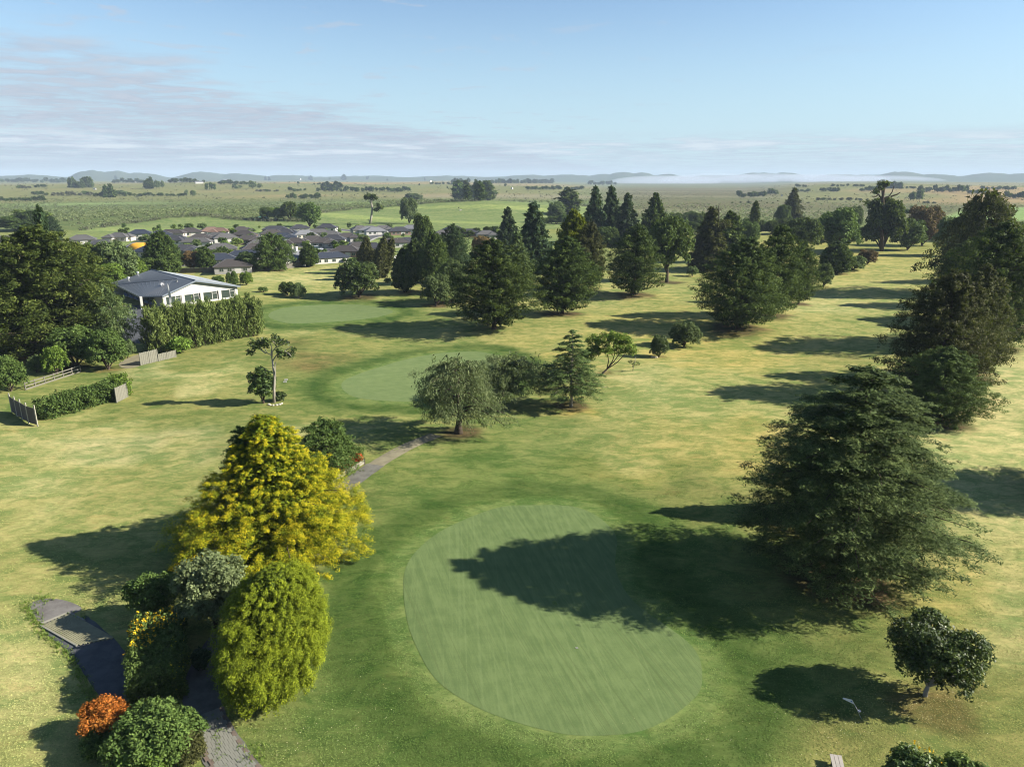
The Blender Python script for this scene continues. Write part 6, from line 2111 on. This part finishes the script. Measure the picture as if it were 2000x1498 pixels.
# far tree belts and single trees; columns, base row, height in rows
BELTS = [
    (0, 128, 357, 9, 15, 'far_round', 'dark', 'dark tree of the belt on the left skyline'), (134, 181, 367, 19, 8, 'far_pine', 'grey', 'grey green poplar of the tall row on the left pasture'),
    (106, 132, 357, 9, 4, 'far_round', 'dark', 'dark tree left of the poplar row on the skyline'), (283, 299, 369, 20, 3, 'far_pine', 'dark', 'dark pine of the dense trio on the left pasture'),
    (303, 320, 369, 19, 3, 'far_round', 'grey', 'grey tree beside the dark pine trio'), (222, 284, 358, 9, 9, 'far_round', 'dark', 'dark tree of the farmstead belt on the skyline'),
    (326, 400, 358, 9, 9, 'far_round', 'dark', 'dark tree of the right hand skyline belt'), (206, 222, 386, 32, 2, 'far_cone', 'dark', 'tall dark conifer pair above the marsh at the left'),
    (184, 206, 385, 12, 3, 'far_round', 'dark', 'low dark tree left of the tall conifer pair'), (222, 250, 382, 14, 3, 'far_round', 'grey', 'grey tree right of the tall conifer pair'),
    (240, 360, 384, 7, 15, 'far_round', 'dark', 'dark bush of the hedgerow along the marsh edge'), (63, 94, 382, 8, 5, 'far_round', 'dark', 'dark bush of the clump on the lower left pasture'),
    (0, 92, 393, 10, 10, 'far_round', 'dark', 'dark bush of the belt at the far left marsh edge'), (100, 180, 383, 9, 9, 'far_round', 'drab', 'drab bush of the scrub line on the left pasture'),
    (34, 60, 369, 8, 4, 'far_round', 'drab', 'pale drab bush high on the left pasture'), (68, 90, 367, 7, 4, 'far_round', 'dark', 'dark bush high on the left pasture'),
    (362, 386, 384, 13, 3, 'far_round', 'grey', 'grey round tree of the group at the marsh edge'), (400, 424, 372, 17, 3, 'far_round', 'green', 'light green tree on the middle left pasture'),
    (428, 492, 361, 9, 10, 'far_round', 'dark', 'dark tree of the belt beside the white barn'), (490, 512, 369, 15, 2, 'far_round', 'grey', 'pale round orchard tree on the pasture'),
    (452, 474, 369, 9, 3, 'far_round', 'grey', 'low grey orchard tree on the pasture'), (500, 545, 375, 5, 7, 'far_round', 'drab', 'tiny drab bush of the hedge on the brown pasture'),
    (620, 802, 375, 10, 26, 'far_round', 'dark', 'dark tree of the long wood behind the marsh'), (628, 668, 368, 11, 6, 'far_pine', 'dark', 'taller dark tree at the back of the long wood'),
    (560, 626, 389, 11, 9, 'far_round', 'dark', 'dark tree of the clump left of the long wood'), (564, 598, 374, 7, 5, 'far_round', 'dark', 'dark bush of the thicket behind the clump'),
    (612, 628, 361, 5, 3, 'far_round', 'dark', 'small dark tree on the brown field'), (880, 918, 357, 8, 7, 'far_pine', 'dark', 'dark pine of the plantation on the centre skyline'),
    (842, 892, 361, 5, 7, 'far_round', 'dark', 'dark bush before the centre skyline plantation'), (946, 1082, 358, 8, 22, 'far_pine', 'dark', 'dark pine of the shelter belt on the centre skyline'),
    (1028, 1142, 371, 8, 16, 'far_round', 'dark', 'dark tree of the lower belt right of the big pines'), (1150, 1204, 362, 8, 7, 'far_round', 'dark', 'dark tree of the belt at the start of the marsh plain'),
    (893, 958, 391, 37, 11, 'far_pine', 'dark', 'tall dark pine of the dense clump at the top of the meadow'),
    (1441, 1492, 386, 13, 6, 'far_round', 'dark', 'dark tree of the clump on the right hand marsh'), (1503, 1520, 381, 14, 2, 'far_round', 'grey', 'grey tree right of the marsh clump'),
    (1552, 1578, 366, 7, 4, 'far_round', 'dark', 'dark bush on the right hand skyline'), (1555, 1580, 375, 6, 4, 'far_round', 'dark', 'dark bush on the right hand pasture'),
    (1600, 1640, 375, 11, 5, 'far_round', 'dark', 'dark tree of the clump below the right hand skyline'), (1622, 1700, 365, 5, 10, 'far_round', 'dark', 'dark bush of the hedge on the right hand skyline'),
    (1680, 1712, 374, 10, 5, 'far_round', 'green', 'green tree of the clump left of the dead treetop'), (1714, 1762, 369, 13, 7, 'far_pine', 'dark', 'dark tree behind the dead treetop'),
    (1775, 1800, 393, 24, 4, 'far_round', 'grey', 'tall grey tree of the short row running down the pasture'), (1766, 1786, 369, 6, 3, 'far_round', 'dark', 'small dark tree above the short row'),
    (1792, 1892, 376, 13, 14, 'far_round', 'dark', 'dark tree of the wood above the right hand pasture'), (1888, 1930, 379, 8, 6, 'far_round', 'dark', 'dark bush right of the right hand wood'),
    (1916, 1984, 371, 7, 8, 'far_round', 'dark', 'dark tree of the belt at the far right'), (1962, 2006, 388, 14, 6, 'far_round', 'dark', 'dark tree of the near belt at the far right'),
    (1800, 1832, 398, 6, 4, 'far_round', 'drab', 'drab bush at the foot of the right hand pasture'), (1590, 1700, 392, 6, 9, 'far_round', 'drab', 'drab bush of the line below the right hand pasture'),
    (1420, 1590, 398, 5, 10, 'far_round', 'drab', 'drab bush scattered on the right hand marsh'), (1750, 1840, 420, 16, 6, 'far_round', 'green', 'green tree behind the end of the fairway'),
    (1300, 1380, 440, 26, 8, 'far_round', 'dark', 'dark tree of the belt behind the mossy trunked tree'), (1430, 1530, 450, 22, 9, 'far_round', 'green', 'green tree of the belt at the foot of the narrow cypress'),
    (1330, 1560, 458, 30, 14, 'far_round', 'dark', 'dark tree of the wood closing the far end of the fairway'), (1580, 1700, 470, 34, 8, 'far_round', 'green', 'green tree of the wood beside the big round tree'),
    (870, 1000, 462, 20, 10, 'far_round', 'dark', 'dark tree of the screen right of the last houses'), (840, 880, 480, 26, 4, 'far_round', 'dark', 'dark tree between the pale houses and the course'),
    (1040, 1150, 438, 22, 8, 'far_round', 'green', 'green tree of the belt behind the tall layered spruce'), (1190, 1290, 470, 36, 8, 'far_round', 'dark', 'dark tree of the wood behind the three spruces'),
    (170, 345, 520, 30, 11, 'far_round', 'green', 'green tree filling the wood behind the clubhouse'), (600, 700, 512, 9, 14, 'far_round', 'green', 'low green bush of the hedge below the cream walled house'),
    (1850, 1990, 470, 45, 8, 'far_round', 'dark', 'dark tree of the wood behind the open topped pine'), (1700, 1850, 460, 26, 8, 'far_round', 'green', 'green tree behind the nearly black tree'),
]
for bi, (x0, x1, by, hpx, n, kind, col, lab) in enumerate(BELTS):
    rg = np.random.RandomState(bi + 50)
    for i in range(n):
        px = x0 + (x1 - x0) * (i + .5 + rg.uniform(-.3, .3)) / n
        x, y, z = at(px, by + rg.uniform(-.02, .03) * hpx)
        jit = 1 + rg.uniform(-.015, .015)
        x, y = x * jit, y * jit
        hh = hpx * y / FPX * rg.uniform(.6, 1.1)
        big = by > 430 and hpx > 15
        rr_ = max(min((x1 - x0) / n * y / FPX * .7, hh * .75), hh * .3) * rg.uniform(.7, 1.3)
        if big:
            rr_ = max(rr_, hh * rg.uniform(.42, .62))
        simple_tree('round' if big and rg.rand() < .7 else kind, int(rg.randint(0, 4)), col if rg.rand() < .85 else ('green' if col != 'grey' else 'willow'), x, y, hh, rr_, lab + ', %s from left' % ORD[i], 'tree' if 'bush' not in lab else 'bush', 'far_tree' if 'bush' not in lab else 'far_bush', lab.replace('dark tree', 'trees').replace('dark bush', 'bushes')[:60])
for i, (px, by, hpx, kind, col, lab) in enumerate([(519, 353, 8, 'far_cone', 'dark', 'left tiny conifer of a pair on the skyline'), (526, 353, 8, 'far_cone', 'dark', 'right tiny conifer of a pair on the skyline'),
                                                   (583, 360, 5, 'far_round', 'dark', 'single small round tree on the brown skyline field'), (607, 352, 8, 'far_pine', 'dark', 'small dark tree above the brown skyline field'),
                                                   (644, 352, 6, 'far_round', 'grey', 'faint small tree on the skyline above the long wood'), (672, 352, 10, 'far_pine', 'dark', 'lone tall dark tree on the skyline'),
                                                   (718, 352, 7, 'far_round', 'dark', 'faint dark tree right of the lone tall skyline tree'), (757, 354, 5, 'far_round', 'grey', 'small faint tree on the skyline further right'),
                                                   (830, 353, 6, 'far_cone', 'dark', 'tiny tree beside the white skyline building'), (819, 363, 4, 'far_round', 'dark', 'lone bush on the brown field left of the big pines'),
                                                   (874, 369, 4, 'far_round', 'dark', 'lone bush just left of the big pines'), (987, 365, 6, 'far_round', 'dark', 'round bush right of the big pines'),
                                                   (227, 353, 9, 'far_cone', 'dark', 'single conifer rising above the left skyline belt'), (1946, 560, 60, 'far_pine', 'grey', 'thin grey topped tree in the right hand wood')]):
    x, y, z = at(px, by)
    hh = hpx * y / FPX
    simple_tree(kind, i % 4, col, x, y, hh, hh * (.5 if kind != 'far_cone' else .3), lab, name='far_tree')

# ------------------------------------------------------------------ marsh scrub: nobody could count it
def scrub(name, col, n, pxr, pyr, size, seed, test=None, leaf=1.0, lv=10):
    rg = np.random.default_rng(seed)
    px = rg.uniform(pxr[0], pxr[1], n)
    y = np.exp(rg.uniform(math.log(float(atz(1000, pyr[1], 0)[1])), math.log(float(atz(1000, pyr[0], 0)[1])), n))
    d_ = y * cosP + H * sinP
    x = (px - 1000) / FPX * d_
    keep = poly_dist(x, y, PADDOCK) > 3
    keep &= poly_dist(x, y, FIELD_R) > 4
    clump = vnoise(x * .018, y * .014, seed) + .6 * vnoise(x * .05, y * .045, seed + 1)
    keep &= (clump + rg.normal(0, .5, n)) > -.45
    if test is not None:
        keep &= test(px, x, y)
    x, y, px = x[keep], y[keep], px[keep]
    s_ = size * rg.uniform(.5, 1.5, len(x)) * (1 + .4 * (clump[keep] > .4))
    C_ = np.stack([x, y, hgt(x, y) + s_ * .35], 1)
    V_, t_, nv_ = leaf_cloud(rg, C_, rg.normal(size=C_.shape) * np.array([1, 1, .2]), rg.random(len(x)), lv, np.stack([s_, s_, s_ * .6], 1), leaf, leaf * .6, wn=(.5, .9, .6), wd=(.3, 1, .1), shell=.5)
    o = new_obj(name, mesh_from(name, V_, nv_, t_), FOL[col])
    tag(o, kind='stuff')
    return o


o = scrub('marsh_scrub', 'scrub', 9500, (-250, 1180), (392, 443), 2.3, 5, leaf=1.2, lv=13)
o = scrub('dark_scrub', 'drab', 2400, (-250, 1180), (388, 440), 2.0, 15, leaf=1.2, lv=10)
o = scrub('marsh_rushes', 'drab', 6500, (1130, 2150), (372, 430), 1.3, 25, leaf=1.2, lv=7, test=lambda px, x, y: (px < 1480) | (y < 850))
o = scrub('marsh_scrub', 'scrub', 3500, (1130, 2150), (398, 440), 1.9, 35, leaf=1.2, lv=10)
scrub('pasture_scrub', 'drab', 1500, (-250, 1180), (359, 392), 3.2, 45, leaf=2.6, lv=7)
scrub('pasture_scrub', 'drab', 700, (1480, 2200), (364, 398), 3.0, 46, leaf=2.4, lv=7)
# darker thickets along the top edge of the meadow
rg = np.random.default_rng(88)
Pp = np.array(PADDOCK)
Cx = []
for a_, b_ in zip(Pp[:14], Pp[1:15]):
    for i in range(34):
        c = a_ + (b_ - a_) * rg.random()
        n_ = np.array([c[0], c[1]]) / np.linalg.norm(c)
        c = c + n_ * abs(rg.normal(7, 6))
        Cx.append((c[0], c[1], rg.uniform(1.2, 3.0)))
Cx = np.array(Cx)
V_, t_, nv_ = leaf_cloud(rg, np.stack([Cx[:, 0], Cx[:, 1], hgt(Cx[:, 0], Cx[:, 1]) + Cx[:, 2] * .4], 1), rg.normal(size=(len(Cx), 3)), rg.random(len(Cx)), 22, np.stack([Cx[:, 2]] * 2 + [Cx[:, 2] * .7], 1), 1.0, .6, wn=(.5, .9, .6))
tag(new_obj('edge_thicket', mesh_from('edge_thicket', V_, nv_, t_), FOL['drab']), kind='stuff')

# ------------------------------------------------------------------ small things on the lawns
# flagstick lying askew in the small tree's shadow
x, y, z = at(1684, 1405)
fs_ = empty('flagstick', (x, y, z))
tag(fs_, 'small tilted flag with a pale blue grey pennant in the shadow of the small tree', 'flag')
tip = pw(1664, 1366, y + .1) - np.array([x, y, z])
tip2 = tip * .62
mb = MB().tube([(0, 0, -.1), tuple(tip * .48)], [.016, .016], 6)
mb.build('pole', M_STEEL, fs_)
MB().tube([tuple(tip * .48), tuple(tip * 1.0)], [.014, .012], 6).build('pole', simple('white_pole', (.75, .75, .75), .5), fs_)
a_ = tip
dn = -unit(tip[None])[0]
P = [a_, a_ + np.array([-.50, .05, .10]), a_ + np.array([-.52, .05, .02]), a_ + dn * .36]
P = [np.array(p_) for p_ in P]
mb = MB()
mb.add([tuple(p_) for p_ in P] + [tuple(p_ + np.array([0, .012, 0])) for p_ in P], [(0, 1, 2, 3), (7, 6, 5, 4), (0, 4, 5, 1), (1, 5, 6, 2), (2, 6, 7, 3), (3, 7, 4, 0)])
pen = mb.build('pennant', simple('white_flag', (.75, .77, .80), .7), fs_)
c = P[0] * .4 + P[3] * .4 + P[1] * .2 + np.array([0, -.004, 0])
MB().tube([tuple(c + np.array([0, -.004, 0])), tuple(c + np.array([0, -.01, 0]))], [.045, .045], 10).build('emblem', simple('blue_print', (.03, .12, .4), .7), pen)
mb = MB()
mb.box(tuple(tip * .42 + np.array([.07, 0, .0])), (.16, .12, .09), .3, .4)
mb.build('bracket', simple('grey_plastic', (.35, .38, .42), .6), fs_)

# cup with its white liner, and tiny tee markers
x, y, z = at(1127, 1266)
cup = empty('hole_cup', (x, y, z + .02))
tag(cup, 'white rimmed hole in the near putting green', 'golf hole')
mb = MB()
n = 16
mb.add([(.075 * math.cos(2 * PI * k / n), .075 * math.sin(2 * PI * k / n), .012) for k in range(n)] + [(.054 * math.cos(2 * PI * k / n), .054 * math.sin(2 * PI * k / n), .012) for k in range(n)],
       [(k, (k + 1) % n, n + (k + 1) % n, n + k) for k in range(n)])
mb.build('rim', M_WHITE, cup)
MB().tube([(0, 0, .004), (0, 0, .009)], [.053, .053], 16).build('hole', M_DARK, cup)  # flat dark disc, painted for the shade inside the hole
ball = MB()
ball.tube([(-.10, 0, .0 + .0), (-.10, 0, .012), (-.10, 0, .03), (-.10, 0, .045)], [.012, .021, .021, .01], 10)
o = ball.build('golf_ball', M_WHITE, None, True)
o.location = (x, y, z + .022)
tag(o, 'white golf ball beside the hole in the near putting green', 'golf ball')
for i, (px, py) in enumerate(((557, 748), (559, 744))):
    x, y, z = at(px, py)
    root = empty('tee_marker', (x, y, z))
    tag(root, ('nearer', 'farther')[i] + ' of two small white markers on the lawn right of the white trunked tree', 'marker', 'white tee markers')
    MB().box((0, 0, .13), (.5, .16, .16), .2).build('board', M_WHITE, root)
    for sx in (-.18, .18):
        MB().box((sx, sx * .2, .03), (.05, .05, .1)).build('leg', M_WHITE, root)
x, y, z = at(1036 + 0, 470)
# plank bench at the bottom edge
x, y, z = at(1634, 1494)
bench = empty('plank_seat', (x, y, z), -.25)
tag(bench, 'weathered plank seat cut off by the bottom edge of the photo', 'bench')
for i in range(3):
    MB().box((-.3 + .2 * i + .04, -.6, .42 + .006 * i), (.185, 1.7, .05)).build('plank', simple('grey_plank', (.36, .33, .29), .9, 0, .25, 5, .4), bench)
for sy in (-1.2, -.05):
    MB().box((-.06, sy, .2), (.5, .08, .42)).build('leg', M_TIMD, bench)
# ring of stones at the foot of the white trunked tree and the leafy tree on the fairway
stm = simple('pale_stone', (.48, .44, .36), .9, 0, .15, 4)
for (cxp, cyp, n_, rr_, lab) in ((538, 789, 6, .9, 'pale stone at the foot of the white trunked tree'), (1278, 698, 4, .6, 'pale stone beside the small dark leafy tree on the fairway')):
    x0, y0, _ = at(cxp, cyp)
    for i in range(n_):
        a_ = -2.6 + i * .5
        x, y = x0 + rr_ * math.cos(a_), y0 + rr_ * math.sin(a_)
        mb = MB()
        mb.tube([(0, 0, -.05), (.02, 0, .08), (0, .01, .2), (0, 0, .26)], [.14, .2, .15, .05], 7)
        o = mb.build('stone', stm, None, True)
        o.location = (x, y, float(hgt(x, y)))
        o.scale = (1 + .3 * math.sin(i * 5), 1, .8)
        tag(o, lab + ', %s from left' % ORD[i], 'stone', lab.replace('pale stone', 'stones'))

# stuff: fallen leaves and tufts of longer grass
def scatter(name, n, pts, sizes, mat, seed, lift=.02, up_=False, per=1, h=.15):
    rg = np.random.default_rng(seed)
    C_ = []
    for (px, py, sx, sy, w_) in pts:
        k_ = int(n * w_)
        qx, qy = rg.normal(px, sx, k_), rg.normal(py, sy, k_)
        m = qy > 400
        qx, qy = qx[m], qy[m]
        d0 = (qx - 1000) / FPX
        yy = -(qy - 749) / FPX
        t = -H / (-sinP + yy * cosP)
        C_.append(np.stack([d0 * t, (cosP + yy * sinP) * t], 1))
    C_ = np.concatenate(C_)
    C3 = np.concatenate([C_, (hgt(C_[:, 0], C_[:, 1]) + lift)[:, None]], 1)
    if up_:
        V_, t_, nv_ = leaf_cloud(rg, C3 + np.array([0, 0, h * .4]), rg.normal(size=C3.shape) * .4 + np.array([0, 0, 1.]), rg.random(len(C3)), per, (h, h, h), sizes, sizes * .22, wn=(0, .4, 1), wd=(.9, .6, .3))
    else:
        V_, t_, nv_ = leaf_cloud(rg, C3, rg.normal(size=C3.shape), rg.random(len(C3)), 1, (.01, .01, .004), sizes, sizes * .7, wn=(0, 1, .3), wd=(.5, 1, 0), tri=False)
    o = new_obj(name, mesh_from(name, V_, nv_, t_), mat)
    return tag(o, kind='stuff')


# tufts of turf standing out of the near lawns, each in the colour of the ground it grows from
rg = np.random.default_rng(60)
NT = 150000
qx, qy = rg.uniform(-60, 2060, NT * 2), 749 + 760 * rg.random(NT * 2) ** .8
yy = -(qy - 749) / FPX
tt_ = -H / (-sinP + yy * cosP)
gx, gy = (qx - 1000) / FPX * tt_, (cosP + yy * sinP) * tt_
gr_ = np.hypot(gx, gy)
keep = (gr_ > 27) & (gr_ < 130) & (poly_dist(gx, gy, G1) > .3) & (poly_dist(gx, gy, G2) > .3) & (poly_dist(gx, gy, G3) > .3)
dpath = np.full(len(gx), 99.)
for xs_, ys_, w_ in ((pxs, pys, 1.1), (bxs, bys, 1.55)):
    for a_, b_ in zip(xs_[::2], ys_[::2]):
        dpath = np.minimum(dpath, np.hypot(gx - a_, gy - b_) - w_)
keep &= (dpath > .1) & (poly_dist(gx, gy, gp) > 0)
keep &= vnoise(gx * 1.9, gy * 1.9, 91) + .6 * vnoise(gx * .35, gy * .35, 92) + rg.normal(0, 1.0, len(gx)) > -.2
gx, gy = gx[keep][:NT], gy[keep][:NT]
gc = ground_colour(gx, gy, np.hypot(gx, gy)) * rg.uniform(.80, 1.45, (len(gx), 1)) * np.array([1, 1.04, .95])
base_ = np.stack([gx, gy, hgt(gx, gy) + .006], 1)
aa_ = rg.uniform(0, 6.28, len(gx))
hw_ = rg.uniform(.025, .06, len(gx))[:, None]
up_ = np.stack([-np.sin(aa_) * .09, np.cos(aa_) * .09, rg.uniform(.015, .04, len(gx))], 1)
sd_ = np.stack([np.cos(aa_), np.sin(aa_), np.zeros(len(gx))], 1) * hw_
me = mesh_from('turf_tufts', np.stack([base_ - sd_, base_ + sd_, base_ + up_], 1).reshape(-1, 3), 3)
a_ = me.attributes.new('soil', 'FLOAT_COLOR', 'FACE')
a_.data.foreach_set('color', np.concatenate([gc, np.ones((len(gc), 1))], 1).astype(np.float32).ravel())
tm_ = bpy.data.materials.new('turf_tuft')
tm_.use_nodes = True
tm_.node_tree.nodes.clear()
q = NB(tm_.node_tree)
p = q.n('ShaderNodeBsdfPrincipled', {'Base Color': q.n('ShaderNodeAttribute', attribute_name='soil').outputs['Color'], 'Roughness': .9, 'Specular IOR Level': .03})
q.n('ShaderNodeOutputMaterial', {0: p.outputs[0]})
tag(new_obj('turf_tufts', me, tm_), kind='stuff')

scatter('fallen_leaves', 900, [(1830, 1380, 60, 26, .25), (1700, 1400, 130, 50, .3), (700, 1380, 60, 60, .1), (560, 1450, 60, 30, .1), (1600, 1440, 200, 40, .15), (900, 880, 90, 20, .1)], .05,
        foliage('fallen_leaf', (.35, .30, .08), (.45, .42, .22), (.6, .58, .4), .1), 3)
tuft = []
for (a_, b_) in (((56, 1176), (90, 1228)), ((90, 1228), (150, 1282)), ((150, 1282), (190, 1360)), ((190, 1360), (240, 1400))):
    for k_ in range(14):
        t = k_ / 14
        tuft.append((a_[0] + (b_[0] - a_[0]) * t - 8, a_[1] + (b_[1] - a_[1]) * t + 2, 4.5, 3.5, .014))
tuft += [(86, 1166, 7, 4, .05), (152, 1199, 7, 3, .04), (66, 1190, 6, 6, .04), (425, 1440, 4, 16, .04), (486, 1478, 10, 14, .06), (800, 880, 20, 2, .02), (745, 925, 16, 4, .02)]
scatter('long_grass', 700, [(a_, b_, c_ * 1.7, d_ * 1.5, e_ * (.3 + 1.4 * abs(math.sin(a_ * .21)))) for a_, b_, c_, d_, e_ in tuft], .16, FOL['bright'], 6, per=6, up_=True, h=.1)
